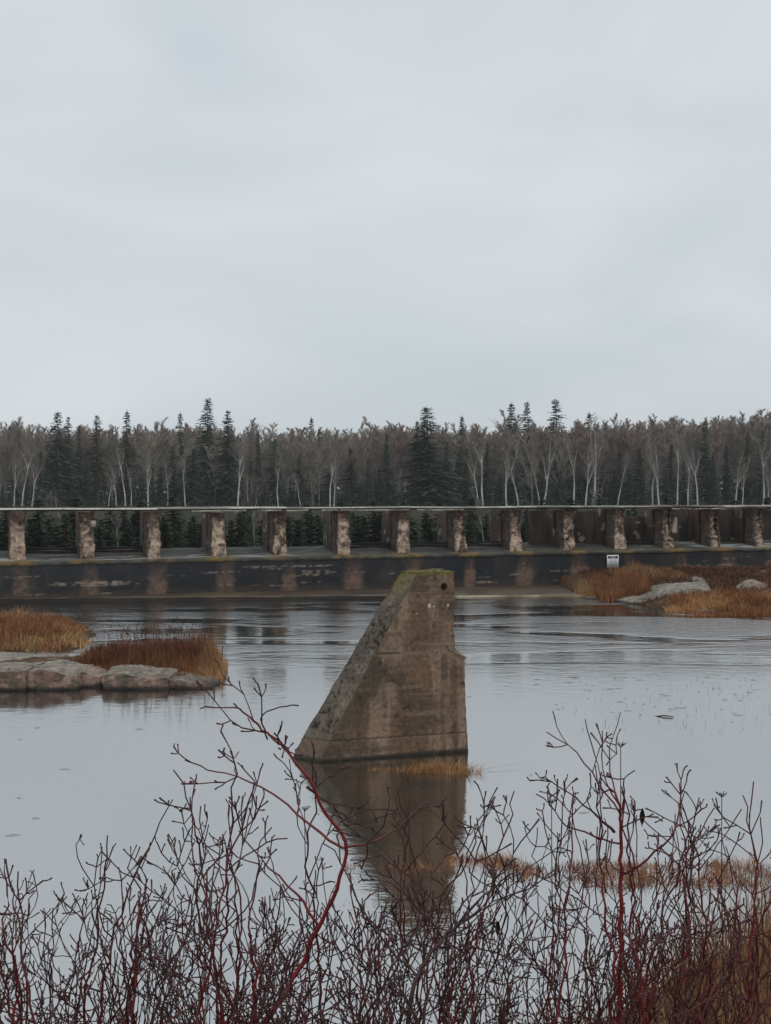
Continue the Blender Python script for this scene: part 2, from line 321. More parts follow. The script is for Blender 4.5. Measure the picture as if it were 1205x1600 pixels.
for k, u in enumerate(PU):
    idx = k-1; wv = wear[idx] if 0 <= idx < 14 else .6
    pr = empty('pier', (u, 0, 0)); pr.parent = dam
    if 0 <= idx < 14: pr['label'] = ['pier with a long vertical gouge in its smooth face', 'pier with a loose block at its broken shoulder', 'pier broad at the foot under a broken neck', 'pier with dark cracks down its face', 'badly eroded pier thinned to a crooked spine', 'square pier with flaking centre and dark holes at the foot', 'pier with a dark hollow below its top', 'pier with a narrow neck on a swollen foot', 'pier with a black groove down its right side', 'pier tapering upward from a ragged foot', 'pier pale below and dark red above', 'pier with a flat triangular block stuck to its right edge', 'ragged pier of stacked rubble layers', 'crumbling pier at the right end'][idx]
    w = .385; so = 13.7*k
    def disp(P, NN, wv=wv, so=so, idx=idx):
        front = sst(.3, -.1, P[..., 1]); z = P[..., 2]
        d = .12*(fbm(P, 1.6, 4, so)-.65)*(.4+front)*wv*1.6-.05*sst(.5,.6,fbm(P,3.5,3,so+70))*front
        d -= front*wv*.17*sst(.48, .62, fbm(P*[1, 1, 1.3], 2.6, 4, so+5))*sst(2.5, 3.1, z)
        d -= front*wv*.13*sst(2.75, 3.35, z)*sst(4.55, 4.0, z)
        d -= .10*wv*sst(.55, .7, fbm(P, 5, 3, so+9))*front
        ang = np.arctan2(P[..., 1]-.3, P[..., 0]); q_ = np.stack([z*1.5, np.sign(P[..., 0])*3+0*z, z*0], -1); d += .30*wv*(fbm(q_, 1.6, 4, so+50)-.60)*sst(.85, .3, P[..., 1])
        st_ = np.floor(fbm(P*[1, 1, 1.4], 2.4, 3, so+80)*7)/7; d += .16*wv*(st_-.5)*front*sst(2.5, 2.8, z)
        d += .04*sst(2.95, 2.75, z)+.05*sst(4.35, 4.5, z)
        if idx == 0: d -= .14*np.exp(-(((P[..., 0]-.12)/.08)**2))*sst(2.75, 2.9, z)*sst(4.0, 3.8, z)*(P[..., 1] < .2)
        if idx in (8,): d -= .14*np.exp(-(((P[..., 0]-.25)/.06)**2))*sst(2.5, 2.9, z)*(P[..., 1] < .2)
        if idx in (11, 12, 13): d -= .13*front*(np.sin(z*17+6*fbm(P, 2, 3, so)) > .35)*sst(2.3, 2.6, z)
        return np.clip(d, -.33, .2)
    def col(P, D, so=so, wv=wv, idx=idx):
        z = P[..., 2]; base = np.zeros(P.shape)+np.array([.075, .052, .042])
        base = mixc(base, (.115, .085, .068), sst(.35, .65, fbm(P*[1, 1, .4], 1.8, 4, so+2)))
        fr = sst(.16, .04, P[..., 1])
        lt = fr*np.clip(sst(4.2, 3.7, z+.9*(fbm(P, 1.3, 3, so+3)-.5)), 0, 1)
        lt = np.clip(lt+fr*sst(.56, .62, fbm(P, 3, 3, so+13)), 0, 1)
        c = mixc(base, (.50, .375, .285), lt); c = mixc(c, (.16, .115, .09), sst(.5, .64, fbm(P, 4.5, 4, so+4))*.8)
        c = mixc(c, (.045, .032, .026), sst(.54, .62, fbm(P*[1, 1, .6], 3.2, 4, so+60))*.85*fr*min(1, wv*1.2))
        return mixc(c, (.09, .05, .04), fr*sst(3.9, 4.25, z+.6*(fbm(P, 2, 3, so+6)-.5))*.75)
    mb = MB(); ring_solid(mb, rect_ring(-w, w, 0, 1.05, .04), np.arange(1.7, 4.56, .035), disp, col)
    mb.build('front_column', M_conc, pr)
    def disp2(P, NN, so=so): return .025*(fbm(P, 2, 4, so+30)-.5)-.08*sst(.66, .72, fbm(P, 1.6, 3, so+8))
    def col2(P, D, so=so, idx=idx):
        c = np.zeros(P.shape)+(np.array([.13, .105, .09]) if idx % 2 else np.array([.12, .085, .07]))
        c = mixc(c, (.055, .042, .036), sst(.4, .65, fbm(P*[1, 1, .15], 3, 4, so+7)))
        c = mixc(c, (.10, .055, .045), sst(.45, .6, fbm(P, .9, 3, so+1))*.7)
        return mixc(c, (.38, .31, .26), sst(.66, .70, fbm(P, 2.2, 4, so+17))*.8)
    mb = MB(); ring_solid(mb, rect_ring(-w+.02, w-.04, 1.38, 2.85, .09), np.arange(1.8, 4.56, .07), disp2, col2)
    mb.build('rear_panel', M_conc, pr)
    if idx == 11:
        mb = MB(); q = np.array([(.18, -.1, 3.05), (.50, -.1, 3.05), (.50, -.1, 4.0), (.42, -.1, 3.9), (.14, -.1, 3.2)]); r_ = q+[0, .25, 0]
        mb.add(np.vstack([q, r_]), None, [(0, 1, 2), (0, 2, 3), (0, 3, 4)], (.36, .31, .26))
        m0 = mb.n; mb.add(np.vstack([q, r_]), [(i, i+5, (i+1) % 5+5, (i+1) % 5) for i in range(5)], None, (.3, .25, .2)); mb.build('loose_block', M_conc, pr)
    if idx == 1:
        mb = MB(); P3 = np.random.RandomState(3)
        mb.box((.16, -.16, 3.75), (.42, .1, 4.08), (.37, .3, .24)); mb.build('loose_block', M_conc, pr)
# closing walls between the rear panels at the right end, and low stop logs elsewhere
for i in range(9, 15):
    u0, u1 = PU[i]+.40, PU[i+1]-.42; v0 = 2.2 if i % 2 else 2.45
    if i == 9: u0 += 1.6
    zt_ = 4.4 if i not in (11,) else 4.05
    uu = np.arange(u0, u1+.01, .08); zz = np.arange(2.0, zt_, .08); A_, B_ = np.meshgrid(uu, zz); P = np.stack([A_, A_*0+v0, B_], -1)
    P[..., 1] += .06*(fbm(P, 2, 4, i)-.5); P[-1, :, 2] += .25*(fbm(P[-1], 1.2, 3, i)-.5)
    c = mixc(np.zeros(P.shape)+np.array([.085, .062, .05]), (.035, .028, .024), sst(.4, .62, fbm(P*[1, 1, .3], 1.3, 4, i*3)))
    c = mixc(c, (.30, .24, .19), sst(.66, .70, fbm(P, 1.5, 4, i*5+2)))
    mb = MB(); mb.grid(P, c); Q = P.copy(); Q[..., 1] += .2; mb.grid(Q[:, ::-1], c)
    mb.grid(np.stack([P[-1], Q[-1]]), (.08, .06, .05)); mb.grid(np.stack([P[:, 0], Q[:, 0]]), (.08, .06, .05)); mb.build('rear_wall', M_conc, dam)
for i in (1, 2, 7, 8, 11, 6):
    u0, u1 = PU[i]+.42, PU[i+1]-.42; mb = MB()
    uu = np.linspace(u0, u1, 20)
    for zz, th in ((2.42, .09), (2.60, .07)):
        mb.tube(np.stack([uu, uu*0+1.25, zz+.02*np.sin(uu*2)], -1), th, 6, (.035, .03, .026))
    mb.build('stop_log', M_wood, dam)

# ------------------------------------------------------------------ walkway timbers lying on the piers
walk = tag(empty('timber_walkway', (DA[0], DA[1], 0), TH), 'narrow grey timber walkway laid along the tops of the dam piers', 'walkway')
rw = np.random.RandomState(4)
ends = [U0+20, PU[1]-1.2, PU[3]+.2, PU[5]+.4, PU[7]+.3, PU[9]+.1, PU[11]+1, PU[12]+.3, PU[13]+.5, PU[15]+3]
for j in range(len(ends)-1):
    a, b = ends[j]+.02, ends[j+1]-.02; uu = np.linspace(a, b, 24); old = j >= 6
    for r_ in range(4):
        v0 = .02+r_*.3; z = 4.70+.03*(fbm(np.stack([uu, uu*0, uu*0+r_*5], -1), .9, 3, j)-.5)-.018*np.sin((uu-a)/(b-a)*math.pi)*rw.rand()+.012*rw.randn()+.012*np.sin(uu*.5+j)+(.03*(fbm(np.stack([uu, uu*0, uu*0], -1), 1.2, 3)-.5) if old else 0)
        c = np.array([.52, .51, .45])*(.85+.3*rw.rand()) if not old else np.array([.40, .36, .30])*(.8+.4*rw.rand())
        P = np.stack([np.stack([uu, uu*0+v0+dv, z+dz], -1) for dv, dz in ((0, -.036), (0, .036), (.27, .036), (.27, -.036), (0, -.036))])
        mb = MB(); mb.grid(P, mixc(np.zeros(P.shape)+c, c*.45, sst(.45, .6, fbm(P*[.3, 2, 2], 2, 3, j*7+r_)))); mb.build('plank', M_wood, walk)
for i in range(1, 15):
    u = PU[i]; mb = MB(); mb.box((PU[i-1]+.1, .30, 4.575), (u+.08, .44, 4.657), (.08, .066, .055)); mb.build('beam', M_wood, walk)
# broken pale facing boards under the edge
for x0, x1, z in ((300, 385, 4.56), (402, 440, 4.57), (448, 482, 4.565), (503, 528, 4.57), (532, 640, 4.56), (652, 724, 4.55), (1050, 1080, 4.55), (1085, 1135, 4.54), (330, 372, 4.50)):
    a, b = dam_u(x0, -.06), dam_u(x1, -.06); uu = np.linspace(a, b, 14); wob = .05*(fbm(np.stack([uu, uu*0, uu*0+x0], -1), 1.5, 3)-.5)
    P = np.stack([np.stack([uu, uu*0+v, z+dz+wob], -1) for v, dz in ((-.07, -.04), (-.075, .04), (-.02, .045), (-.02, -.04), (-.07, -.04))])
    mb = MB(); mb.grid(P, mixc(np.zeros(P.shape)+np.array([.33, .32, .27]), (.10, .085, .07), sst(.4, .6, fbm(P*[.6, 2, 2], 3, 3, x0)))); mb.build('facing_board', M_wood, walk)

# ------------------------------------------------------------------ warning sign on the wall
su = dam_u(957, -1.0); sp = damw(su, -1.03, 0); sz = H-(877-HY)/F*sp[1]
sg = tag(empty('warning_sign', (sp[0], sp[1], sz), TH), 'small white warning sign with a black and red header on the dark dam wall', 'sign')
mb = MB(); mb.box((-.40, -.035, -.38), (.40, -.01, .38), (.80, .82, .82)); pn = mb.build('panel', M_paint, sg)
mb = MB(); mb.box((-.33, -.039, .17), (.33, -.0352, .32), (.02, .02, .02)); mb.build('header', M_paint, pn)
mb = MB(); th = np.linspace(0, 2*math.pi, 29)[:-1]; q = np.stack([.19*np.cos(th), th*0-.0415, .245+.065*np.sin(th)], -1)
mb.add(np.vstack([q, [[0, -.0415, .245]]]), None, [(i, (i+1) % 28, 28) for i in range(28)], (.45, .06, .05)); mb.build('header_oval', M_paint, pn)
fc = bpy.data.curves.new('lettering', 'FONT'); fc.body = 'DANGER'; fc.size = .085; fc.align_x = 'CENTER'; fc.align_y = 'CENTER'; fc.extrude = .001
fo = bpy.data.objects.new('header_lettering', fc); S.collection.objects.link(fo); fo.parent = pn; fo.location = (0, -.044, .245); fo.rotation_euler = (math.pi/2, 0, 0)
mw = bpy.data.materials.new('white_lettering'); mw.use_nodes = True; mw.node_tree.nodes['Principled BSDF'].inputs['Base Color'].default_value = (.7, .7, .7, 1); fc.materials.append(mw)
bpy.context.view_layer.update(); fm = bpy.data.meshes.new_from_object(fo.evaluated_get(bpy.context.evaluated_depsgraph_get())); fm.materials.clear(); fm.materials.append(mw)
fl_ = bpy.data.objects.new('lettering', fm); S.collection.objects.link(fl_); fl_.parent = pn; fl_.location = fo.location; fl_.rotation_euler = fo.rotation_euler; bpy.data.objects.remove(fo)
rs = np.random.RandomState(2)
for r_, z in enumerate((.09, .00, -.10, -.17, -.24)):
    x = -.26+.03*rs.rand(); mb = MB()
    while x < .24:
        w_ = .04+.09*rs.rand(); mb.box((x, -.0385, z-.018), (min(x+w_, .27), -.0352, z+.018), (.18, .24, .24)); x += w_+.025
    mb.build('text_line', M_paint, pn)
for x in (-.33, .33):
    for z in (-.31, .34): mb = MB(); mb.tube(np.array([(x, .0, z), (x, -.044, z)]), .012, 6, (.3, .3, .3)); mb.build('bolt', M_paint, pn)
for x in (-.3, .24): mb = MB(); mb.box((x, -.009, -.2), (x+.06, .12, .2), (.1, .1, .1)); mb.build('bracket', M_paint, sg)

# ------------------------------------------------------------------ the standing buttress in the river
bx = tag(empty('concrete_buttress', (0, 24, 0)), 'brown wedge shaped concrete buttress with a pitted sloping face standing alone in the water', 'buttress')
FL = np.array([-1.344, 23.6]); FR = np.array([1.781, 24.57]); UD = (FR-FL)/np.linalg.norm(FR-FL); LEN = np.linalg.norm(FR-FL)
def on_face(px, py):                                   # (u, z) on the front plane
    t = (px-HX)/F; u = (t*FL[1]-FL[0])/(UD[0]-t*UD[1]); Y = FL[1]+UD[1]*u; return u, H-(py-HY)/F*Y
pl = [on_face(*p) for p in ((500, 1191), (515, 1160), (551, 1090), (592, 1012), (630, 938), (651, 897))]
prr = [on_face(*p) for p in ((733, 1178), (732, 1150), (729, 1080), (727, 1028), (711, 1012), (710.5, 950), (710, 894))]
ztop = 3.845; zb = -1.2
zl = [p[1] for p in pl]; ul_ = [p[0] for p in pl]; zr = [p[1] for p in prr]; ur_ = [p[0] for p in prr]
zs = np.unique(np.concatenate([np.arange(zb, ztop, .024), [ztop]]))
Lz = np.interp(zs, zl, ul_); s0 = (ul_[1]-ul_[0])/(zl[1]-zl[0]); Lz = np.where(zs < zl[0], ul_[0]+s0*(zs-zl[0]), Lz)
zro = np.argsort(zr); Rz = np.interp(zs, np.array(zr)[zro], np.array(ur_)[zro])
# thickness of the wedge grows downwards
tb = np.array([-.625, .43]); tt = np.array([-.375, .258])
tw = np.clip(zs/ztop, -.2, 1)[:, None]; TV = tb*(1-tw)+tt*tw
NF, NS = 130, 26
a = np.linspace(0, 1, NF+1)[:-1]; b = np.linspace(0, 1, NS+1)[:-1]
rows, ids = [], None
for i, z in enumerate(zs):
    A = FL+UD*Lz[i]; B = FL+UD*Rz[i]; C = B+TV[i]; D = A+TV[i]
    rows.append(np.vstack([A+(B-A)*a[:, None], B+(C-B)*b[:, None], C+(D-C)*a[:, None], D+(A-D)*b[:, None]]))
P = np.zeros((len(zs), 2*(NF+NS), 3)); P[..., :2] = np.array(rows); P[..., 2] = zs[:, None]
fid = np.concatenate([np.zeros(NF), np.ones(NS), np.full(NF, 2), np.full(NS, 3)]).astype(int); par = np.concatenate([a, b, a, b])
Nf = np.array([UD[1], -UD[0], 0]); Ns = np.array([-.80, -.30, .52]); Ns /= np.linalg.norm(Ns); Nr = np.array([UD[0], UD[1], 0])
NV = np.stack([Nf, Nr, -Nf, Ns])[fid]; NV = np.broadcast_to(NV[None], P.shape)
edge = np.minimum(par, 1-par)*np.where((fid % 2) == 0, 2.4, .55); edge = np.broadcast_to(edge[None], P.shape[:2])
slope = (fid == 3)[None]; frontm = (fid == 0)[None]
disp = .016*(fbm(P, 2.5, 4)-.5)+.012*(fbm(P, 14, 3)-.5)
pn_ = fbm(P*[1, 1, .8], 16, 3, 77); dens = fbm(P, 1.6, 3, 14)-.5
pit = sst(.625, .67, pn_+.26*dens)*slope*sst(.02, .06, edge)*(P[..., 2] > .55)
pit2 = sst(.765, .80, fbm(P, 9, 2, 31))*frontm*sst(.02, .06, edge)
disp = disp-.055*pit-.03*pit2
disp = disp+.018*sst(.42, .36, P[..., 2])*np.ones(P.shape[:2])           # plinth
disp = disp-.035*sst(.035, .0, edge)*sst(.4, .6, fbm(P, 3, 3, 5))-.05*sst(.06, .0, edge)*sst(.60, .68, fbm(P, 2.2, 3, 15))
disp = disp+.002*np.sign(np.sin(P[..., 2]*2*math.pi/.19+.3))*frontm-.012*sst(.62, .68, fbm(P, 5, 4, 71))*frontm            # worn arrises
hu, hz = on_face(694, 917); Uc = (P[..., :2]-FL) @ UD
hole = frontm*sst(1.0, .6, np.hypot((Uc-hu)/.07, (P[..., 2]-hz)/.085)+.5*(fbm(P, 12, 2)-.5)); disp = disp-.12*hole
zj = on_face(600, 1022)[1]; crk = frontm*sst(.02, .004, np.abs(P[..., 2]-zj-.015*(fbm(P, 4, 2)-.5)))*(Uc > on_face(588, 1022)[0])*(Uc < on_face(626, 1022)[0]); disp = disp-.03*crk
jt = sst(.016, .004, np.abs(P[..., 2]-.41-.01*(fbm(P, 3, 2)-.5))); disp = disp-.02*jt
Q = P+NV*disp[..., None]
z = P[..., 2]
# colours on the concrete: streaks, form-board lines, moss, rust, shade painted into the pits
str_ = fbm(P*[2.6, 2.6, .22], 1.5, 4, 3); blo = fbm(P, 1.3, 5, 8); brd = fbm(P*[.3, .3, 9], 1.3, 3, 21); spk = fbm(P, 22, 2, 50)
cf = np.zeros(P.shape)+np.array([.158, .096, .058]); cf = mixc(cf, (.27, .18, .12), sst(.44, .6, str_)); cf = mixc(cf, (.085, .060, .040), sst(.45, .7, blo)*.8)
cf = mixc(cf, (.27, .20, .145), sst(.58, .68, brd)*sst(.42, .55, blo)*.4); cf = mixc(cf, (.07, .05, .035), sst(.07, .02, np.abs(((P[..., 2]+.01*fbm(P, 2, 2)) % .19)-.095)-.0)*sst(.5, .65, fbm(P, 1.1, 3, 66))*.35); cf = mixc(cf, (.27, .21, .16), sst(.66, .74, spk)*sst(.3, .6, str_)*.6)
cf = mixc(cf, (.045, .035, .026), sst(.60, .70, fbm(P*[1, 1, .5], 4, 3, 61))*.45)
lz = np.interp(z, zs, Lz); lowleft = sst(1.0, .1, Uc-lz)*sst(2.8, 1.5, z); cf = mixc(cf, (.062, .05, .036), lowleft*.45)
cs = np.zeros(P.shape)+np.array([.150, .120, .092]); cs = mixc(cs, (.095, .076, .060), sst(.4, .65, fbm(P, 2.2, 4, 44))*.8); cs = mixc(cs, (.22, .185, .15), sst(.6, .72, fbm(P, 6, 3, 45))*.6)
cs = mixc(cs, (.02, .018, .014), pit*.8); cs = mixc(cs, (.14, .095, .07), sst(.45, .36, z)*.9)  # pits coloured near black to deepen the shade inside them; paler foot below
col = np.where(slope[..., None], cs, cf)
moss = np.clip(.8*sst(3.25, 3.95, z+.7*(fbm(P, 3, 4, 90)-.5))*slope + sst(3.735, 3.80, z+.06*(fbm(P, 5, 3, 91)-.5))*frontm*.8, 0, 1)
col = mixc(col, np.array([.17, .15, .03]), moss*(.55+.6*(fbm(P, 8, 3, 92)-.3)))
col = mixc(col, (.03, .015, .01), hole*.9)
rustm = frontm*sst(.14, .02, np.abs(Uc-hu-.02))*sst(-.05, .05, hz-z)*sst(.35, .1, hz-z); col = mixc(col, (.10, .035, .015), rustm*.4)
col = mixc(col, (.02, .018, .014), crk*.9); col = mixc(col, (.05, .04, .03), jt*.6)
for (px, py, r) in ((671, 946, .045), (678, 948, .02), (652, 958, .02), (700, 946, .03)):
    wu, wz = on_face(px, py); col = mixc(col, (.5, .45, .38), frontm*sst(1, .6, np.hypot((Uc-wu)/r, (z-wz)/(r*1.3))))
col = mixc(col, (.035, .03, .022), sst(.10, .03, z+.05*(blo-.5)))            # algae at the waterline
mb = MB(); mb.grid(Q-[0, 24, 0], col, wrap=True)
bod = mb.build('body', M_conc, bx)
T0 = Q[-1, :NF]; T1 = Q[-1, NF+NS:2*NF+NS][::-1]
G = np.stack([T0+(T1-T0)*t for t in np.linspace(0, 1, 14)]); bmp = fbm(G, 4, 4, 3); wv = np.sin(np.linspace(0, math.pi, 14))[:, None]
G[..., 2] += .002+np.where(np.linspace(0, 1, NF)[None] > .3, .04, .012)*wv*sst(.3, .7, bmp)*2*(np.minimum(np.linspace(0, 1, NF), np.linspace(1, 0, NF))[None] > .02)
mb = MB(); mb.grid(G-[0, 24, 0], mixc(np.zeros(G.shape)+np.array([.20, .175, .05]), (.10, .075, .04), sst(.4, .6, fbm(G, 9, 3, 5))))
mb.build('mossy_top', M_conc, bx, smooth=True)
mb = MB(); u1_, z1_ = on_face(700.5, 1012); u2_, z2_ = on_face(727, 1027)    # pale worn ledge where the lower part steps out
q = []
for u_, z_ in ((u1_, z1_), (u2_+.01, z2_)):
    p = FL+UD*u_; q += [(p[0]+Nf[0]*.045, p[1]+Nf[1]*.045-24, z_-.03), (p[0]+Nf[0]*.045, p[1]+Nf[1]*.045-24, z_+.005), (p[0]-Nf[0]*.1, p[1]-Nf[1]*.1-24, z_+.03), (p[0]-Nf[0]*.1, p[1]-Nf[1]*.1-24, z_-.04)]
mb.add(q, [(0, 4, 5, 1), (1, 5, 6, 2), (3, 2, 6, 7), (0, 3, 7, 4), (0, 1, 2, 3), (4, 7, 6, 5)], None, (.24, .185, .135)); mb.build('shoulder_edge', M_conc, bx)

# ------------------------------------------------------------------ rocks
def rock(name, x0, x1, yt0, yt1, yb, Ybase, depth, seed, label, peak=None, lich=.6, sq=.55, group=None, tint=(1, 1, 1)):
    """rounded granite block: photo columns x0..x1 and rows yt0/yt1 (top, left/right) .. yb at distance Ybase"""
    A = at(x0, yb, Ybase); B = at(x1, yb, Ybase); ht0 = at(x0, yt0, Ybase)[2]; ht1 = at(x1, yt1, Ybase)[2]; zb_ = min(A[2], 0)-.25
    n_ = 30; g = np.linspace(-1, 1, n_); mb = MB(); pts = []
    def face(f):
        U_, V_ = np.meshgrid(g, g); c = f(U_, V_); s_ = c/np.linalg.norm(c, axis=-1)[..., None]*1.18
        return c*(1-sq)+s_*sq
    fs = [lambda u, v: np.stack([u, v*0-1, v], -1), lambda u, v: np.stack([-u, v*0+1, v], -1), lambda u, v: np.stack([u*0+1, u, v], -1), lambda u, v: np.stack([u*0-1, -u, v], -1), lambda u, v: np.stack([u, v, u*0+1], -1)]
    cx = (A[0]+B[0])/2; hw = (B[0]-A[0])/2
    for f in fs:
        p = face(f); top = (ht0+(ht1-ht0)*(p[..., 0]+1)/2)
        if peak: top = top+peak[1]*np.exp(-((p[..., 0]-peak[0])/.45)**2)
        x = cx+p[..., 0]*hw; y = Ybase+depth*(p[..., 1]+1)/2-.1; z = zb_+(top-zb_)*(p[..., 2]+1)/2
        q = np.stack([x, y, z], -1); w_ = np.stack([x, y, z*1.6], -1)
        q[..., 2] = np.where(q[..., 2] > 0, np.round(q[..., 2]/.11+1.2*(fbm(w_, 1.5, 2, seed+9)-.5))*.11*.15+q[..., 2]*.85, q[..., 2]); d = p/np.linalg.norm(p, axis=-1)[..., None]; am = min(.22, .3*min(hw, depth))
        q = q+d*(am*(fbm(w_, 1.3, 3, seed*3.1)-.5)+.5*am*(fbm(w_, 5, 3, seed)-.5))[..., None]
        # a few joints cut into the block
        cr = np.abs(fbm(w_, 1.1, 2, seed+40)-.5); q = q-d*(.06*sst(.02, .0, cr))[..., None]
        q[..., 2] = np.minimum(q[..., 2], 50); pts.append(q-[cx, Ybase, 0]); mb.grid(pts[-1])
    o = mb.build(name, M_rock, smooth=False); o.location = (cx, Ybase, 0)
    def cl(co, no):
        w_ = co+[cx, Ybase, 0]; up = no[:, 2]; nzz = fbm(w_, 3.2, 4, seed)
        c = np.zeros(co.shape)+np.array([.26, .165, .13])*tint; c = mixc(c, np.array([.14, .09, .07])*tint, sst(.4, .65, fbm(w_*[1, 1, .4], 1.8, 4, 2)))
        c = mixc(c, np.array([.34, .235, .19])*tint, sst(.58, .7, fbm(w_, 2.5, 3, seed+4))*.7)
        lw = sst(.55, .95, up+1.0*(nzz-.5))*lich*1.3; c = mixc(c, (.26, .235, .195), np.clip(lw, 0, 1)*.7); c = mixc(c, (.36, .36, .32), sst(.6, .68, fbm(w_, 6, 3, 8))*np.clip(lw, 0, 1)*.8)
        c = mixc(c, (.07, .072, .05), sst(.52, .62, fbm(w_, 7, 3, 28))*.6)
        return mixc(c, (.035, .028, .022), sst(.15, .03, w_[:, 2]+.06*(nzz-.5)))
    recolor(o, cl); return tag(o, label, 'rock', group)
G1 = 'granite rocks at the left waterside'; G2 = 'granite rocks on the island below the dam'
rock('rock', -60, 42, 1050, 1048, 1078, 32.2, 2.0, 1, 'grey granite block cut off by the left edge of the photo', None, .7, .16, G1)
rock('rock', 38, 124, 1048, 1052, 1077, 32.3, 2.0, 2, 'lichened granite block with a pink face, second from the left edge', (-.2, .08), .7, .2, G1)
rock('rock', 120, 160, 1053, 1056, 1072, 32.8, 1.5, 3, 'small brown wedged rock between two bigger waterside blocks', (-.4, .08), .4, .25, G1)
rock('rock', 157, 266, 1054, 1058, 1077, 32.4, 1.9, 4, 'broad pinkish granite block with a lichened top beside the rust coloured plants', (-.5, .06), .6, .2, G1)
rock('rock', 262, 338, 1062, 1072, 1075, 32.5, 1.6, 5, 'low tapering rock at the tip of the left waterside slab', (-.5, .04), .25, .28, G1)
rock('rock', -50, 74, 1034, 1040, 1042, 35.2, 2.6, 6, 'pale flat rock slab behind the left waterside blocks', None, 1., .2, G1)
rock('rock', 966, 1120, 941, 911, 944, 57.4, 4.0, 11, 'long pale grey whaleback rock sloping into the water beside the island grass', (0, .1), .9, .6, G2, (.95, 1., 1.05))
rock('rock', 1070, 1128, 916, 912, 926, 60.5, 3, 12, 'greenish lichen covered boulder in the middle of the island', (0, .22), 1.1, .7, G2, (.8, .9, .8))
rock('rock', 1140, 1205, 922, 916, 926, 58.5, 2.2, 13, 'pale angular rock behind the orange grass near the right edge', (.5, .3), .9, .5, G2, (1.2, 1.2, 1.15))
rock('rock', 1095, 1150, 902, 900, 904, 66, 1.6, 14, 'low pale stone ledge on top of the island', None, .9, .5, G2, (1.3, 1.2, 1.1))
rock('rock', 1165, 1225, 902, 898, 903, 66, 1.6, 15, 'pale stone ledge on the island crest at the right edge', (.2, .15), .9, .5, G2, (1.5, 1.3, 1.2))
rock('rock', 905, 940, 938, 937, 940, 59.6, 1.2, 16, 'small flat stone at the waterline of the island tip', (0, .06), .5, .5, G2, (1.3, 1.2, 1.1))
rock('rock', 1028, 1052, 905, 905, 907, 63, .8, 17, 'small pale stone among the rusty grass behind the sign', None, .8, .5, G2, (1.4, 1.2, 1.0))
rock('rock', 1085, 1150, 957, 957, 960, 52.6, 1.4, 18, 'flat wet stone at the foot of the island grass', None, .7, .6, G2, (1.1, 1.1, 1.1))

# ------------------------------------------------------------------ dry grass, reeds
def blades(mb, pts, hts, wid, cols, rng, lean=.35, seg=3, bend=.5):
    n_ = len(pts); pts = np.asarray(pts, float); hts = np.asarray(hts)
    th = rng.rand(n_)*2.4+14*fbm(pts*[1, 1, 0], .9, 2, 61); ld = np.stack([np.cos(th), np.sin(th), th*0], -1)*(lean*(rng.rand(n_)**1.3))[:, None]
    ph = rng.rand(n_)*math.pi; wd = np.stack([np.cos(ph), np.sin(ph), ph*0], -1)*(np.asarray(wid)*(.6+.8*rng.rand(n_)))[:, None]
    bd = bend*rng.rand(n_)**2; V = []
    for s_ in range(seg+1):
        t = s_/seg; zz = hts*(t-.35*bd*t*t); c_ = pts+ld*(hts*(t+bd*2*t*t))[:, None]; c_[:, 2] = pts[:, 2]+zz
        w_ = wd*(1-t)**.7 if s_ < seg else wd*.08; V += [c_-w_, c_+w_]
    V = np.stack(V, 1); k = 2*(seg+1); base = np.arange(n_)[:, None]*k
    q = np.concatenate([base+[2*s_, 2*s_+1, 2*s_+3, 2*s_+2] for s_ in range(seg)])
    mb.add(V.reshape(-1, 3), q, None, np.repeat(np.asarray(cols), k, 0))
def pal(rng, n_, cs, v=.3):
    cs = np.array(cs); a = cs[rng.randint(0, len(cs), n_)]; b_ = cs[rng.randint(0, len(cs), n_)]; t = rng.rand(n_, 1)
    return (a*t+b_*(1-t))*(1-v+2*v*rng.rand(n_, 1))
GOLD = [(.42, .21, .08), (.36, .17, .07), (.50, .33, .16)]; RUST = [(.25, .095, .042), (.18, .068, .036), (.31, .135, .06)]; BROWN = [(.11, .055, .03), (.075, .04, .028), (.15, .085, .045)]
STRAW = [(.38, .28, .15), (.30, .21, .10), (.26, .15, .07)]; MAROON = [(.10, .035, .025), (.07, .03, .025), (.13, .055, .035)]
def field(name, n_, xr, yr, hfun, wid, cfun, label, seed, lean=.35, bend=.5, zoff=0., seg=3, keep=None, water_ok=False, cat='grass'):
    rng = np.random.RandomState(seed); X = xr[0]+(xr[1]-xr[0])*rng.rand(n_); Y = yr[0]+(yr[1]-yr[0])*rng.rand(n_)
    if keep is not None: k_ = keep(X, Y, rng); X, Y = X[k_], Y[k_]
    g = ground_h(X, Y)
    if not water_ok: k_ = g > -.16; X, Y, g = X[k_], Y[k_], g[k_]
    z = np.maximum(g, -.05)+zoff; hts = hfun(X, Y, rng); mb = MB(); blades(mb, np.stack([X, Y, z], -1), hts, wid, cfun(X, Y, rng), rng, lean, seg, bend)
    return tag(mb.build(name, M_grass), label, cat, kind='stuff')
clump = lambda X, Y, s, off=0: fbm(np.stack([X, Y, X*0], -1), s, 3, off)
# left: orange reed bed
def c1(X, Y, r):
    w = sst(.4, .6, clump(X, Y, .8))[:, None]; return pal(r, len(X), GOLD+STRAW[:1])*(1-w)+pal(r, len(X), RUST)*w
field('reed_grass', 15000, (-20, -10.2), (40, 50), lambda X, Y, r: (.12+.5*r.rand(len(X)))*(.2+1.4*clump(X, Y, 1.3, 5))*np.interp(X/Y, [-.31, -.25], [1.05, .5]), .014, c1, 'orange dry reed bed at the left edge behind the flat rocks', 1, .9, 1.1, keep=lambda X, Y, r: X/Y < -.238-.04*clump(X, Y, .8, 2)-.004*np.abs(Y-44))
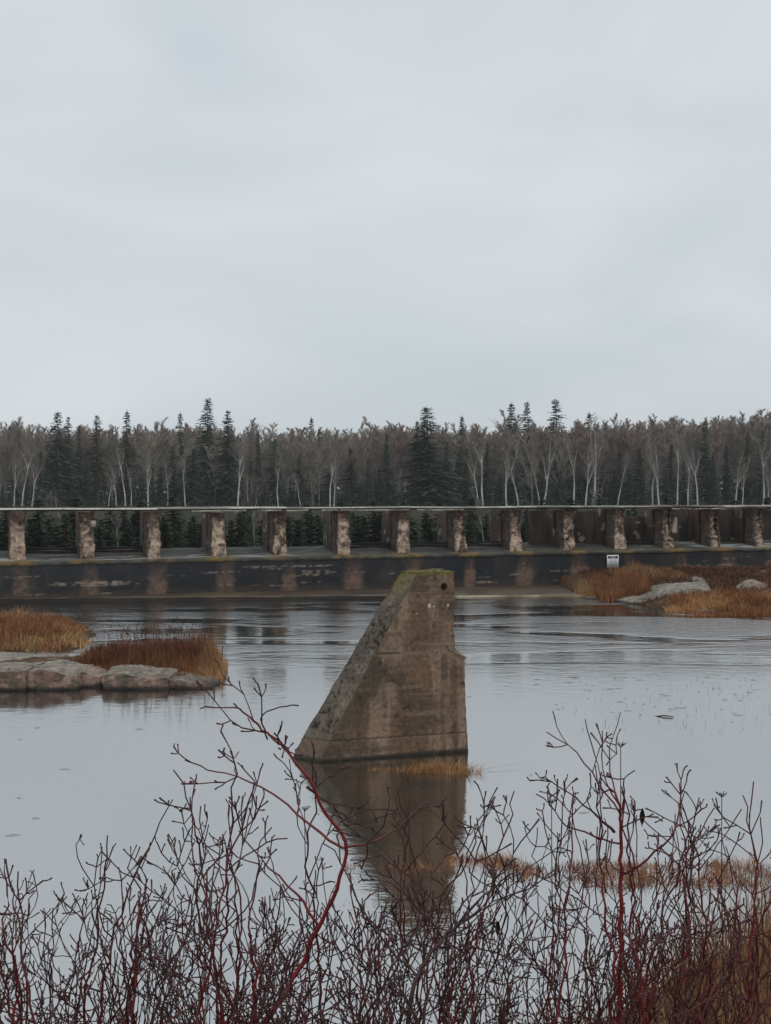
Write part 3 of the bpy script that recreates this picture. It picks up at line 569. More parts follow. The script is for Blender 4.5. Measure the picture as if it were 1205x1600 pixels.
# left: rust coloured plants behind the slabs
def k2(X, Y, r): return np.ones(len(X), bool)
def c2(X, Y, r):
    e = sst(-6.0, -4.9, X+.15*(Y-36)+.9*(clump(X, Y, 1.1)-.5))[:, None]; f = sst(35.3, 34.0, Y+1.5*(clump(X, Y, .8, 3)-.5))[:, None]
    a_ = pal(r, len(X), RUST+MAROON); g_ = pal(r, len(X), GOLD+STRAW[:1]); h_ = pal(r, len(X), [(.24, .11, .04), (.18, .085, .04)])
    c = a_*(1-f)+h_*f; return c*(1-e)+g_*e
def hh2(X, Y, r): return (.22+.6*r.rand(len(X)))*np.interp(X/Y, [-.27, -.22, -.16, -.145, -.134], [.45, .85, 1.15, .95, .45])*(.45+1.0*clump(X, Y, 1.6, 7))*np.interp(Y, [33.4, 34.6], [.55, 1])
field('marsh_grass', 17000, (-9.6, -4.5), (33.4, 38.8), hh2, .010, c2, 'rust brown marsh plants with a golden right end behind the waterside slabs', 2, .4, .6, keep=lambda X, Y, r: X/Y < -.1345-.008*clump(X, Y, 1.2)-.0016*np.abs(Y-35.2)**1.5)
# stems with seed heads on its back edge
rng = np.random.RandomState(12); mb = MB()
for i in range(80):
    X, Y = -9.4+4.8*rng.rand(), 34.5+3.8*rng.rand(); g_ = float(ground_h(np.array([X]), np.array([Y]))[0])
    if g_ < -.05: continue
    hgt = .75+.45*rng.rand()*(1.3 if X > -6.8 else .8); p0 = np.array([X, Y, g_]); p1 = p0+[.12*rng.randn(), .05*rng.randn(), hgt]; c = (.14, .06, .04)
    mb.tube([p0, (p0+p1)/2+[.02*rng.randn(), 0, 0], p1], [.006, .005, .004], 3, c)
    for s_ in range(rng.randint(1, 4)):
        q = p0+(p1-p0)*(1-.12*s_); mb.tube([q-[0, 0, .04], q, q+[.03*rng.randn(), 0, .05]], [.010, .022, .006], 4, (.12, .055, .04))
tag(mb.build('seed_stalks', M_grass), 'dark seed heads rising above the rust brown marsh plants', 'plant', kind='stuff')
# island grass, right
field('tall_grass', 1500, (9.9, 12.0), (60.0, 64.5), lambda X, Y, r: .2+.6*r.rand(len(X)), .016, lambda X, Y, r: pal(r, len(X), GOLD+STRAW+RUST[:1]), 'pale orange tuft of grass at the tip of the island against the dark wall', 3, .35, .7, keep=lambda X, Y, r: np.hypot(X-10.8, (Y-61.8)*.6) < .85)
field('rust_grass', 5200, (11.1, 13.5), (58.6, 63), lambda X, Y, r: (.25+.55*r.rand(len(X)))*(.2+1.5*clump(X, Y, 1.2)), .017, lambda X, Y, r: pal(r, len(X), RUST+[(.30, .16, .08)]), 'rust brown grass clump left of the pale whaleback rock', 4, .3, .5)
field('thin_grass', 3000, (12.8, 16.6), (62.5, 67), lambda X, Y, r: (.2+.5*r.rand(len(X)))*(.3+1.2*clump(X, Y, .9))*np.interp(X, [14.5, 16.6], [1, .4]), .015, lambda X, Y, r: pal(r, len(X), STRAW+RUST, .3), 'thin upright straw coloured grass under the warning sign', 5, .25, .5)
def isl_c(X, Y, r):
    w = sst(.42, .62, clump(X, Y, .5, 2))[:, None]; return pal(r, len(X), GOLD+RUST[2:])*w+pal(r, len(X), RUST+[(.28, .14, .05)])*(1-w)
field('orange_grass', 9500, (12.8, 20.5), (51.6, 56.4), lambda X, Y, r: (.15+.42*r.rand(len(X)))*(.15+1.4*clump(X, Y, 1.1, 4)), .018, isl_c, 'bright orange tangled grass at the front of the island by the right edge', 6, .7, 1.0, keep=lambda X, Y, r: X/Y > .2405+.01*clump(X, Y, 1.5))
field('brown_scrub', 12000, (11.5, 26), (56.5, 69), lambda X, Y, r: .10+.22*r.rand(len(X)), .02, lambda X, Y, r: pal(r, len(X), MAROON+BROWN), 'low dark reddish scrub covering the island behind the grass', 7, .8, .6)
# grass strip in the water, right foreground
def strip_keep(X, Y, r):
    yc = 16.75+.45*(clump(X, X*0, .6)-.5)+np.interp(X, [1, 2, 5.6], [.25, 0, -.25]); wd_ = np.interp(X, [-.6, .6, 1.5, 2.3, 6], [.15, .18, .42, .40, .55])*(.45+1.1*clump(X, X*0, 2.2, 3)); return (np.abs(Y-yc) < wd_) & (r.rand(len(X)) < np.interp(X, [-.6, .9, 1.4], [.35, .5, 1])*sst(-.2, .3, clump(X, Y, 1.8, 8)))
field('floating_grass', 26000, (-.6, 7.0), (15.9, 17.6), lambda X, Y, r: .03+.17*r.rand(len(X))*sst(.1, .6, clump(X, Y, 2.4, 1)), .0065, lambda X, Y, r: pal(r, len(X), RUST+[(.40, .19, .08), (.30, .16, .08)]), 'strip of flattened rusty grass lying in the water at right', 8, 1.3, 1.3, keep=strip_keep, water_ok=True)
field('drowned_grass', 5000, (-.7, 1.6), (15.2, 18), lambda X, Y, r: .03+.06*r.rand(len(X)), .004, lambda X, Y, r: pal(r, len(X), RUST+BROWN), 'sparse brown grass breaking the surface in the buttress reflection', 18, 2.0, 1.5, keep=lambda X, Y, r: clump(X, Y, 2.5, 5) > .52, water_ok=True)
# tuft of drift grass at the foot of the buttress
field('drift_grass', 2600, (-.35, 1.85), (22.2, 23.1), lambda X, Y, r: (.09+.14*r.rand(len(X)))*np.interp(X, [-.3, .6, 1.6], [.5, 1, 1.2]), .008, lambda X, Y, r: pal(r, len(X), [(.30, .14, .05), (.24, .11, .04), (.34, .2, .09)]), 'small mat of orange drift grass floating in front of the buttress', 9, 2.2, 1.5, keep=lambda X, Y, r: np.abs(Y-22.75+.1*(X-1)) < .12*(.5+1.2*clump(X, X*0, 2.4))*np.interp(X, [-.3, 1.5, 1.85], [.5, 1.5, .3]), water_ok=True)
# near bank: straw and rusty grass at the water's edge
field('bank_grass', 26000, (-4.8, 6.2), (8.2, 16), lambda X, Y, r: (.22+.38*r.rand(len(X)))*np.interp(X, [-4.5, 0, 1.6, 3, 4.5], [.8, .75, .9, 1.3, 1.6])*(.4+1.1*clump(X, Y, 1.4, 2)), .0042,
      lambda X, Y, r: pal(r, len(X), BROWN[:1]+STRAW+RUST+GOLD), 'mixed straw and rust coloured grass along the near water edge', 10, .4, .7, keep=lambda X, Y, r: (clump(X, Y, 1.1, 6) > .45) | (X > 2.6))
rng = np.random.RandomState(33)

# small floating bits
mb = MB()
for i in range(90):
    if i < 60: p = at(820+400*rng.rand(), 1058+70*rng.rand()**1.5, 1)
    else: p = at(20+1160*rng.rand(), 1080+330*rng.rand(), 1)
    Y = H/(H-p[2]); X = p[0]*Y; a_ = rng.randn()*.35; l_ = .03+.10*rng.rand()**2
    mb.tube([(X-l_, Y-l_*a_, .006), (X, Y+.01, .012), (X+l_, Y+l_*a_, .006)], [.003, .005, .002], 3, (.10, .06, .035) if i % 3 else (.25, .2, .14))
tag(mb.build('floating_debris', M_grass), 'scattered bits of straw and leaf floating on the river', 'debris', kind='stuff')
def wl(px, py): Y = H*F/(py-HY); return np.array([(px-HX)/F*Y, Y, 0.])
p0, p1 = wl(1022, 1119), wl(1053, 1121); mb = MB(); mb.tube([p0-[0, 0, .01], (p0+p1)/2+[0, 0, .03], p1+[0, 0, .02]], [.012, .018, .01], 5, (.05, .035, .028))
st = mb.build('driftwood_stick', M_wood); tag(st, 'thin dark stick floating on open water right of the buttress', 'stick')

mb = MB(); rng = np.random.RandomState(90); n_ = 260; pw = np.array([wl(x_, y_) for x_, y_ in zip(880+325*rng.rand(n_)**.7, 1052+95*rng.rand(n_))])
blades(mb, pw-[0, 0, .03], .05+.16*rng.rand(n_), .004, pal(rng, n_, STRAW+BROWN), rng, .8, 3, 1.0)
tag(mb.build('sparse_reeds', M_grass), 'thin scattered reed tips poking out of the open water at right', 'reeds', kind='stuff')

# ------------------------------------------------------------------ shrubs in front (red stemmed, leafless)
def unit(v): return v/(np.linalg.norm(v)+1e-9)
def twig_col(rng, red, r):
    """younger wood is dark brown, older stems dull red"""
    dark = np.array([.036, .025, .022]); rd = np.array([.20, .022, .024]); t = np.clip((r-.0012)/.0036, 0, 1)*min(1, red*1.15)
    return dark*(1-t)+rd*t
def grow(mb, p, d, ln, r, depth, rng, red, up=.10):
    n_ = max(3, int(ln/.045)); pts = [p]; q = np.array(p, float); dd = unit(np.array(d, float)); st_ = ln/n_; nodes = []
    for i in range(n_):
        dd = unit(dd+rng.randn(3)*.21+np.array([0, 0, up*1.1])); q = q+dd*st_; pts.append(q.copy()); nodes.append(dd.copy())
    t = np.linspace(0, 1, n_+1); rad = np.maximum(r*(1-.5*t), .0023)
    cs = np.array([twig_col(rng, red, x) for x in rad])*(.8+.4*rng.rand())
    rad[-1] *= 1.5 if depth <= 1 else 1; mb.tube(pts, rad, 5 if r > .004 else 4, cs)
    if depth == 0: return
    gap = {3: .24, 2: .18, 1: .05}[min(depth, 3)]; s_ = gap*(.5+rng.rand()); roll = rng.rand()*math.pi
    while s_ < ln*.98:
        i = min(int(s_/st_), n_-1); d0 = nodes[i]; a_ = unit(np.cross(d0, [.3, .2, 1.])); b_ = np.cross(d0, a_); roll += math.pi/2+.4*rng.randn()
        sd_ = a_*math.cos(roll)+b_*math.sin(roll)
        for sg_ in (1, -1):
            if rng.rand() < (.52 if depth > 1 else .5):
                an = .80+.2*rng.randn(); nd = d0*math.cos(an)+sd_*sg_*math.sin(an)
                l2 = (ln-s_)*(.35+.35*rng.rand())+{3: .12, 2: .05, 1: .012}[min(depth, 3)]; l2 = min(l2, {3: .75, 2: .34, 1: .055}[min(depth, 3)])
                grow(mb, pts[i+1], nd, l2, max(rad[i+1]*(.6+.2*rng.rand()), .0021), depth-1, rng, red, .14)
        s_ += gap*(.7+.6*rng.rand())
def stem(mb, base, tip, r, rng, red, depth=3, start=.3, via=None):
    base = np.array(base, float); tip = np.array(tip, float); L_ = np.linalg.norm(tip-base)
    if via is None:
        mid = base*.45+tip*.55+rng.randn(3)*.13*L_*np.array([1, .5, 0])+[0, 0, -.06*L_]; base = base+rng.randn(3)*[.25, .15, 0]*(base[2] < 3.2)
        ctrl = [base, mid, tip]
    else: ctrl = [base]+[np.array(v, float) for v in via]+[tip]
    n_ = max(12, int(L_/.045)); t = np.linspace(0, 1, n_); k = len(ctrl)-1
    if via is None: pts = np.outer((1-t)**2, ctrl[0])+np.outer(2*t*(1-t), ctrl[1])+np.outer(t*t, ctrl[2])
    else: C = np.array(ctrl); pts = np.stack([np.interp(t*k, np.arange(k+1), C[:, j]) for j in range(3)], -1); pts[1:-1] = (pts[:-2]+pts[1:-1]*2+pts[2:])/4
    wob = rng.randn(n_, 3)*.010; wob[0] = 0; pts = pts+np.cumsum(wob, 0)*np.array([1, 1, .4])*(.6 if via else 1)
    rad = np.maximum(r*(1-.76*t), .0026); cs = np.array([twig_col(rng, red, x) for x in rad])*(.85+.35*fbm(pts, 6, 2)[:, None]*1.0)
    mb.tube(pts, rad, 6, cs)
    s_ = start*L_; st_ = L_/n_; roll = rng.rand()*3
    while s_ < L_*.99:
        i = min(int(s_/L_*n_), n_-2); d0 = unit(pts[i+1]-pts[i]); a_ = unit(np.cross(d0, [.3, .2, 1.])); b_ = np.cross(d0, a_); roll += math.pi/2+.35*rng.randn(); sd_ = a_*math.cos(roll)+b_*math.sin(roll)
        for sg_ in (1, -1):
            if rng.rand() < .57:
                an = .82+.18*rng.randn(); nd = d0*math.cos(an)+sd_*sg_*math.sin(an); l2 = min((L_-s_)*(.4+.3*rng.rand())+.07, .55)
                grow(mb, pts[i], nd, l2, max(rad[i]*(.5+.2*rng.rand()), .0028), depth-1 if l2 > .22 else 1, rng, red)
        s_ += .20*(.7+.6*rng.rand())
def gz(X, Y): return float(ground_h(np.array([X]), np.array([Y]))[0])
# (column of the base, distance, [(tip column, tip row)], redness, label)
SHR = [
 (60, 4.3, [(-30, 1370), (20, 1330), (75, 1330), (118, 1290), (150, 1365), (205, 1335), (0, 1450), (260, 1400)], .9, 'leafless red stemmed shrub filling the lower left corner'),
 (-40, 5.4, [(-60, 1380), (5, 1345), (45, 1400), (90, 1420), (140, 1400)], .4, 'dark twiggy shrub at the left edge behind the corner shrub'),
 (300, 4.6, [(195, 1300), (235, 1270), (262, 1262), (300, 1262), (335, 1290), (360, 1300), (180, 1420), (400, 1380)], .6, 'dense dark shrub between the left corner and the tall red stem'),
 (210, 5.6, [(150, 1430), (240, 1410), (285, 1370)], .3, 'low blackish shrub behind the dense left shrubs'),
 (410, 4.0, [(372, 1172), (318, 1200), (395, 1235), (440, 1290), (345, 1340)], 1., 'slender red shrub rising left of the buttress reflection'),
 (470, 4.2, [], 1., 'tall shrub whose long red stem reaches highest, left of the buttress foot'),
 (560, 4.9, [(508, 1175), (608, 1205), (640, 1310), (540, 1360)], .35, 'dark shrub whose thin tips cross the foot of the buttress'),
 (700, 4.4, [(735, 1225), (760, 1240), (690, 1300), (785, 1255), (650, 1400), (720, 1390)], .8, 'loose shrub with forked tips below the right corner of the buttress'),
 (560, 3.7, [(790, 1370), (700, 1450), (620, 1440)], .15, 'grey black shrub with a thick stem leaning right across the reflection'),
 (960, 4.5, [(838, 1225), (905, 1265), (925, 1215), (968, 1215), (1003, 1235), (1040, 1245), (870, 1280)], 1., 'red shrub with the widest forked crown in front of the right hand water'),
 (1050, 5.0, [(1072, 1225), (1040, 1245), (1000, 1280), (1100, 1290), (950, 1400), (1140, 1330)], .7, 'upright shrub just right of the wide forked red shrub'),
 (1180, 4.6, [(1110, 1250), (1155, 1215), (1190, 1240), (1215, 1200), (1230, 1290), (1130, 1360)], .8, 'shrub with long arching twigs at the right edge'),
 (880, 5.6, [(820, 1280), (860, 1330), (900, 1390), (930, 1360), (780, 1420)], .4, 'thin dark shrub left of the wide forked red shrub'),
 (1120, 3.9, [(1060, 1400), (1160, 1420), (1205, 1370), (1010, 1460)], 1., 'bright red stemmed thicket in the lower right corner'),
 (450, 5.8, [(380, 1430), (430, 1400), (480, 1440)], .5, 'low brown shrub at the water edge below centre left'),
 (760, 5.9, [(690, 1470), (740, 1440), (800, 1460)], .5, 'low brown shrub at the water edge below centre right'),
 (1010, 6.2, [(960, 1440), (1040, 1430), (1090, 1400), (1150, 1420)], .7, 'low rusty shrub in front of the grass strip at right'),
]
for si, (bxp, Yb, tips, red, lab) in enumerate(SHR):
    rng = np.random.RandomState(100+si); X0 = (bxp-HX)/F*Yb*.9; z0 = gz(X0, Yb); mb = MB(); base = np.array([X0, Yb, z0-.05])
    for (tx_, ty_) in tips:
        Yt = Yb+rng.uniform(-.45, .55); tip = at(tx_, ty_, Yt); b_ = base+[rng.uniform(-.18, .18), rng.uniform(-.15, .15), 0]
        stem(mb, b_, tip, rng.uniform(.007, .0115), rng, red*rng.uniform(.5, 1.2), 3, .38)
    for j in range(5):                                    # shorter suckers round the base
        Yt = Yb+rng.uniform(-.5, .6); tip = at(bxp+rng.uniform(-130, 130), rng.uniform(1400, 1500), Yt); stem(mb, base+[rng.uniform(-.3, .3), rng.uniform(-.2, .2), 0], tip, rng.uniform(.0045, .007), rng, red*rng.uniform(.3, 1.1), 2, .3)
    if si == 5:
        Y1 = 4.2
        stem(mb, base, at(356, 1100, Y1-.1), .0115, rng, 1.1, 2, .72, [at(400, 1605, Y1-.1), at(455, 1535, Y1), at(502, 1450, Y1), at(536, 1328, Y1), at(480, 1230, Y1-.03), at(418, 1155, Y1-.06), at(386, 1122, Y1-.08)])
        stem(mb, at(536, 1325, Y1), at(286, 1190, Y1+.3), .0052, rng, .9, 3, .3, [at(480, 1290, Y1+.06), at(420, 1240, Y1+.15), at(360, 1212, Y1+.2), at(318, 1205, Y1+.26)])
        stem(mb, at(536, 1325, Y1), at(655, 1250, Y1+.2), .005, rng, .6, 3, .3, [at(580, 1316, Y1), at(615, 1290, Y1+.1)])
        stem(mb, at(480, 1230, Y1-.03), at(610, 1290, Y1+.3), .005, rng, .3, 2, .3)
        stem(mb, at(418, 1155, Y1-.06), at(462, 1100, Y1-.15), .0035, rng, .2, 1, .3, [at(405, 1125, Y1-.1), at(425, 1105, Y1-.1)])
        stem(mb, at(500, 1450, Y1), at(380, 1300, Y1+.1), .006, rng, .8, 3, .3)
        stem(mb, base, at(560, 1390, Y1-.2), .008, rng, .9, 3, .4)
        stem(mb, base, at(600, 1210, Y1+.3), .008, rng, .5, 3, .4)
    if si == 8:
        stem(mb, base, at(800, 1360, 4.0), .0105, rng, .1, 3, .35, [at(640, 1560, 3.8), at(690, 1480, 3.9), at(745, 1425, 3.95)])
    if si == 9:
        stem(mb, base, at(935, 1235, 4.6), .012, rng, 1.1, 3, .45, [at(972, 1560, 4.5), at(970, 1400, 4.5), at(968, 1290, 4.5), at(948, 1235, 4.5)])
        stem(mb, at(960, 1300, 4.5), at(834, 1208, 4.4), .006, rng, .3, 3, .3, [at(930, 1275, 4.45), at(890, 1238, 4.45)])
    o = mb.build('red_twig_shrub', M_twig); me = o.data
    n_ = len(me.vertices); co = np.empty(n_*3); me.vertices.foreach_get('co', co); co = co.reshape(-1, 3)-base; me.vertices.foreach_set('co', co.ravel()); o.location = base; me.update()
    tag(o, lab, 'shrub', 'leafless shrubs on the near bank')
    # a few withered leaves still hanging
    for (lx, ly, Yl, k_) in {9: [(1000, 1275, 4.5, 9)], 6: [(835, 1392, 4.9, 6)]}.get(si, []):
        lb = MB(); P = []
        for t in np.linspace(0, 1, 7):
            w_ = .011*math.sin(math.pi*min(t+.08, 1)); P.append([(math.cos(a_)*w_, math.sin(a_)*w_*.6+.01*t, -.075*t) for a_ in np.linspace(-.3, 3.6, 6)])
        P = np.array(P); lb.grid(P, (.035, .018, .015)); l_ = lb.build('withered_leaf', M_grass, o); dd_ = np.linalg.norm(co-(at(lx, ly, Yl)-base), axis=1); l_.location = co[int(dd_.argmin())]+[0, -.003, .002]
# dried umbel stalks
for (px, py, Y, lab) in ((970, 1168, 4.9, 'dried flat flower head standing highest among the right hand twigs'), (862, 1256, 5.0, 'dried flat flower head left of the widest shrub crown'), (1128, 1246, 4.9, 'dried flower head close to the arching twigs at right'), (476, 1268, 5.0, 'pale dried flower head beside the long red stem')):
    rng = np.random.RandomState(px); tip = at(px, py, Y); base = np.array([tip[0]+.05, Y+.1, gz(tip[0], Y)]); mb = MB()
    pts = [base+(tip-base)*t+np.array([.03*math.sin(t*5), 0, 0])*(1-t) for t in np.linspace(0, 1, 12)]; mb.tube(pts, np.linspace(.004, .0018, 12), 4, (.05, .035, .028))
    e_ = empty('dried_flower', base); o = mb.build('stalk', M_twig, e_); o.location = -base; hb = MB()
    for j in range(12):
        a_ = j*2.4; d_ = np.array([math.cos(a_), math.sin(a_), .35])*(.008+.018*rng.rand()); hb.tube([tip, tip+d_*.6+[0, 0, .006], tip+d_+[0, 0, .012]], [.001, .001, .0028], 4, (.06, .042, .035))
    h_ = hb.build('flower_head', M_twig, e_); h_.location = -base; tag(e_, lab, 'flower', 'dried flower heads among the shrubs')

# ------------------------------------------------------------------ forest
def spruce_variant(seed, hgt, rb, first=.06, ragged=.25, tint=1., yellow=0.):
    """unit-height crown and trunk meshes"""
    rng = np.random.RandomState(seed); tr = MB(); n_ = 14; t = np.linspace(0, 1, n_); px = np.cumsum(rng.randn(n_))*.02
    tr.tube(np.stack([px, px*0, t*hgt], -1), (.20*(1-t)+.02), 6, (.07, .055, .045))
    V, C = [], []; z = first*hgt; roll = 0
    while z < hgt*.985:
        f = z/hgt; R = rb*((1-f)**.78)*(.85+.2*math.sin(z*1.7+seed))+.12; nb = max(3, int(5+2*rng.rand()+R))
        for j in range(nb):
            roll += 2.4+.3*rng.randn(); ln = R*rng.uniform(1-ragged*1.6, 1+ragged); 
            if rng.rand() < ragged*.35: continue
            dr = np.array([math.cos(roll), math.sin(roll), 0]); dz0 = .35 if f > .85 else rng.uniform(-.15, .1); zz = z+rng.uniform(-.15, .15)
            m = max(3, int(ln/.36)); sh = rng.uniform(.55, 1.4)
            for s_ in range(m):
                u = (s_+.6)/m; p = np.array([0, 0, zz])+dr*ln*u+np.array([0, 0, dz0*ln*u-.28*ln*u*u*(1-f*.7)])
                sz_ = (.22+.42*min(1, R/2.2))*(1.15-.45*u)*(hgt/22)**.35
                for side in (1, -1, 0):
                    sp = np.array([-dr[1], dr[0], 0])*side; tipv = p+(dr*(.75 if side else 1.1)+sp*.85)*sz_*rng.uniform(.7, 1.3)+np.array([0, 0, -.22*sz_+.12*rng.randn()*sz_])
                    wv_ = np.array([-dr[1], dr[0], .5*rng.randn()])*sz_*.2
                    V += [p-wv_-[0, 0, .06], p+wv_+[0, 0, .05], tipv]
                    c = np.array([.058, .078, .056])*sh*rng.uniform(.7, 1.3)*tint; 
                    if yellow: c = c*(1-yellow)+np.array([.075, .07, .02])*yellow*sh
                    C += [c, c, c*1.25]
        z += (.34+.22*(1-f))*rng.uniform(.8, 1.2)*(hgt/22.)**.5
    V.append(np.array([-.06, 0, hgt*.96])); V.append(np.array([.06, 0, hgt*.96])); V.append(np.array([0, 0, hgt*1.01])); C += [np.array([.02, .03, .02])]*3
    cr = MB(); V = np.array(V); cr.add(V, None, np.arange(len(V)).reshape(-1, 3), np.array(C))
    a = tr.mesh('trunk'); a.materials.append(M_bark); b = cr.mesh('crown'); b.materials.append(M_needle); return a, b
def bare_variant(seed, hgt, fork=.5, white=.6, nlimb=26, spread=.55, fine=7, twigc=(.105, .085, .075), thick=1., low=.0):
    rng = np.random.RandomState(seed); tr = MB(); V, C = [], []
    def rib(p, q, w, c):
        d = unit(q-p); s_ = unit(np.cross(d, rng.randn(3)))*w; V.extend([p-s_, p+s_, q]); C.extend([c, c, c])
    pale = np.array([.44, .42, .38])*white+np.array([.11, .095, .08])*(1-white)
    def trunkline(p, d, ln, r, top=False):
        n_ = 12; pts = [p]; dd = d
        for i in range(n_): dd = unit(dd+rng.randn(3)*.05+[0, 0, .04]); pts.append(pts[-1]+dd*ln/n_)
        t = np.linspace(0, 1, n_+1); cc = pale*(1-.55*t[:, None]**1.5)*(.8+.4*rng.rand(n_+1, 1)); tr.tube(pts, np.maximum(r*(1-.85*t), .02), 5, cc); return pts
    main = trunkline(np.zeros(3), unit(np.array([rng.randn()*.04, 0, 1.])), hgt*.97, .15*thick); lines = [(main, hgt, fork)]
    for _ in range(rng.randint(1, 4)):
        i = rng.randint(4, 8); a_ = rng.rand()*6.28; ln = hgt*(1-i/12)*rng.uniform(.7, .95)
        lines.append((trunkline(main[i], unit(np.array([math.cos(a_)*.38, math.sin(a_)*.38, 1.])), ln, .085*thick), ln, .15))
    for pts, L_, f0 in lines:
        P = np.array(pts); nl = int(nlimb*L_/hgt)+3
        for j in range(nl):
            t = f0+(1-f0)*(j+rng.rand())/nl; i = min(int(t*12), 11); p = P[i]+(P[i+1]-P[i])*(t*12-i if t < 1 else 1)
            a_ = rng.rand()*6.28; ln = hgt*.19*(1.06-t)**.75*rng.uniform(.45, 1.25)+.25; d = unit(np.array([math.cos(a_)*spread*1.7, math.sin(a_)*spread*1.7, .9])); pp = [p]
            for k_ in range(4): d = unit(d+rng.randn(3)*.12+[0, 0, .12]); pp.append(pp[-1]+d*ln/4)
            c = (pale*.55 if white > 1 else np.array(twigc)*.9)*rng.uniform(.6, 1.1)
            for k_ in range(4): rib(pp[k_], pp[k_+1]+(pp[k_+1]-pp[k_])*.15, .040*(1-k_*.2)*thick, c)
            for k_ in range(1, 5):
                for _ in range(fine):
                    e = unit(d+rng.randn(3)*.38+[0, 0, .6]); l2 = ln*rng.uniform(.18, .42)+.2; q = pp[k_]-(pp[k_]-pp[k_-1])*rng.rand(); q2 = q+e*l2; tc_ = np.array(twigc)*rng.uniform(.6, 1.4); rib(q, q2, .027, tc_)
                    for _ in range(2): g_ = unit(e+rng.randn(3)*.3+[0, 0, .35]); q3 = q+(q2-q)*rng.uniform(.2, .8); rib(q3, q3+g_*l2*.75, .020, tc_)
    cr = MB(); V_ = np.array(V); cr.add(V_, None, np.arange(len(V_)).reshape(-1, 3), np.array(C))
    a = tr.mesh('trunk'); a.materials.append(M_bark); b = cr.mesh('crown'); b.materials.append(M_fine); return a, b
def tree(name, pair, loc, sc, rz, label, cat, group=None, sxy=1.):
    e = empty(name, loc, rz); k_ = {'bare_aspen': .06, 'paper_birch': .11, 'spruce_tree': .025}.get(name, .05); e.rotation_euler = (math.sin(rz*7.3)*k_, math.cos(rz*11.1)*k_, rz); e.scale = (sc*sxy, sc*sxy, sc)
    for nm, me in zip(('trunk', 'crown'), pair):
        o = bpy.data.objects.new(nm, me); S.collection.objects.link(o); o.parent = e
    return tag(e, label, cat, group)
SPV = [spruce_variant(1, 22, 4.0), spruce_variant(2, 22, 3.4, ragged=.4), spruce_variant(3, 22, 4.6, ragged=.3), spruce_variant(4, 22, 2.9, ragged=.35), spruce_variant(5, 22, 3.8, tint=1.1, yellow=.6)]
SML = [spruce_variant(11, 5, 1.35, .03, .3), spruce_variant(12, 5, 1.1, .03, .35), spruce_variant(13, 5, 1.5, .02, .4, .8)]
TW = [(.31, .255, .21), (.27, .235, .20), (.34, .29, .235), (.30, .22, .19)]
BAR = [bare_variant(20+i, 18, [.22, .32, .15, .28, .12, .2][i % 6], [.65, .45, .9, .4, .75, .3, .8, .5][i], 34, twigc=TW[i % 4]) for i in range(8)]
WHT = [bare_variant(40+i, 16, .35, 1.25, 14, .5, 2, (.24, .21, .18), 1.45) for i in range(4)]
NEAR = [bare_variant(60+i, 6, .25, 1.15, 12, .5, 2, (.2, .18, .16), .38) for i in range(3)]
GAPN = ['left of the first pier']+['between the %s and %s piers' % (ORD[j], ORD[j+1]) for j in range(13)]+['right of the last pier']
GAPC = {}
def gap_label(px, kind, where):
    g = int(np.searchsorted(PIERS, px)); GAPC.setdefault((kind, where), {}).setdefault(g, []).append(px); return g
def finish_labels(items, one, where):
    """items: (object, photo column); label each by its rank among its like at the same gap of the dam"""
    by = {}
    for o, px in items: by.setdefault(int(np.searchsorted(PIERS, px)), []).append((px, o))
    nums = 'one two three four five six seven eight nine ten eleven twelve thirteen fourteen fifteen sixteen seventeen eighteen nineteen twenty'.split()
    for g, l in by.items():
        l.sort(key=lambda t: t[0])
        for j, (px, o) in enumerate(l):
            o['label'] = ('only %s %s %s' % (one, where, GAPN[g])) if len(l) == 1 else '%s of %s %s, from the left, %s %s' % (ORD[j], nums[len(l)-1], one, where, GAPN[g])
def gpt(px, Y): X = (px-HX)/F*Y; return X, Y, gz(X, Y)-.1
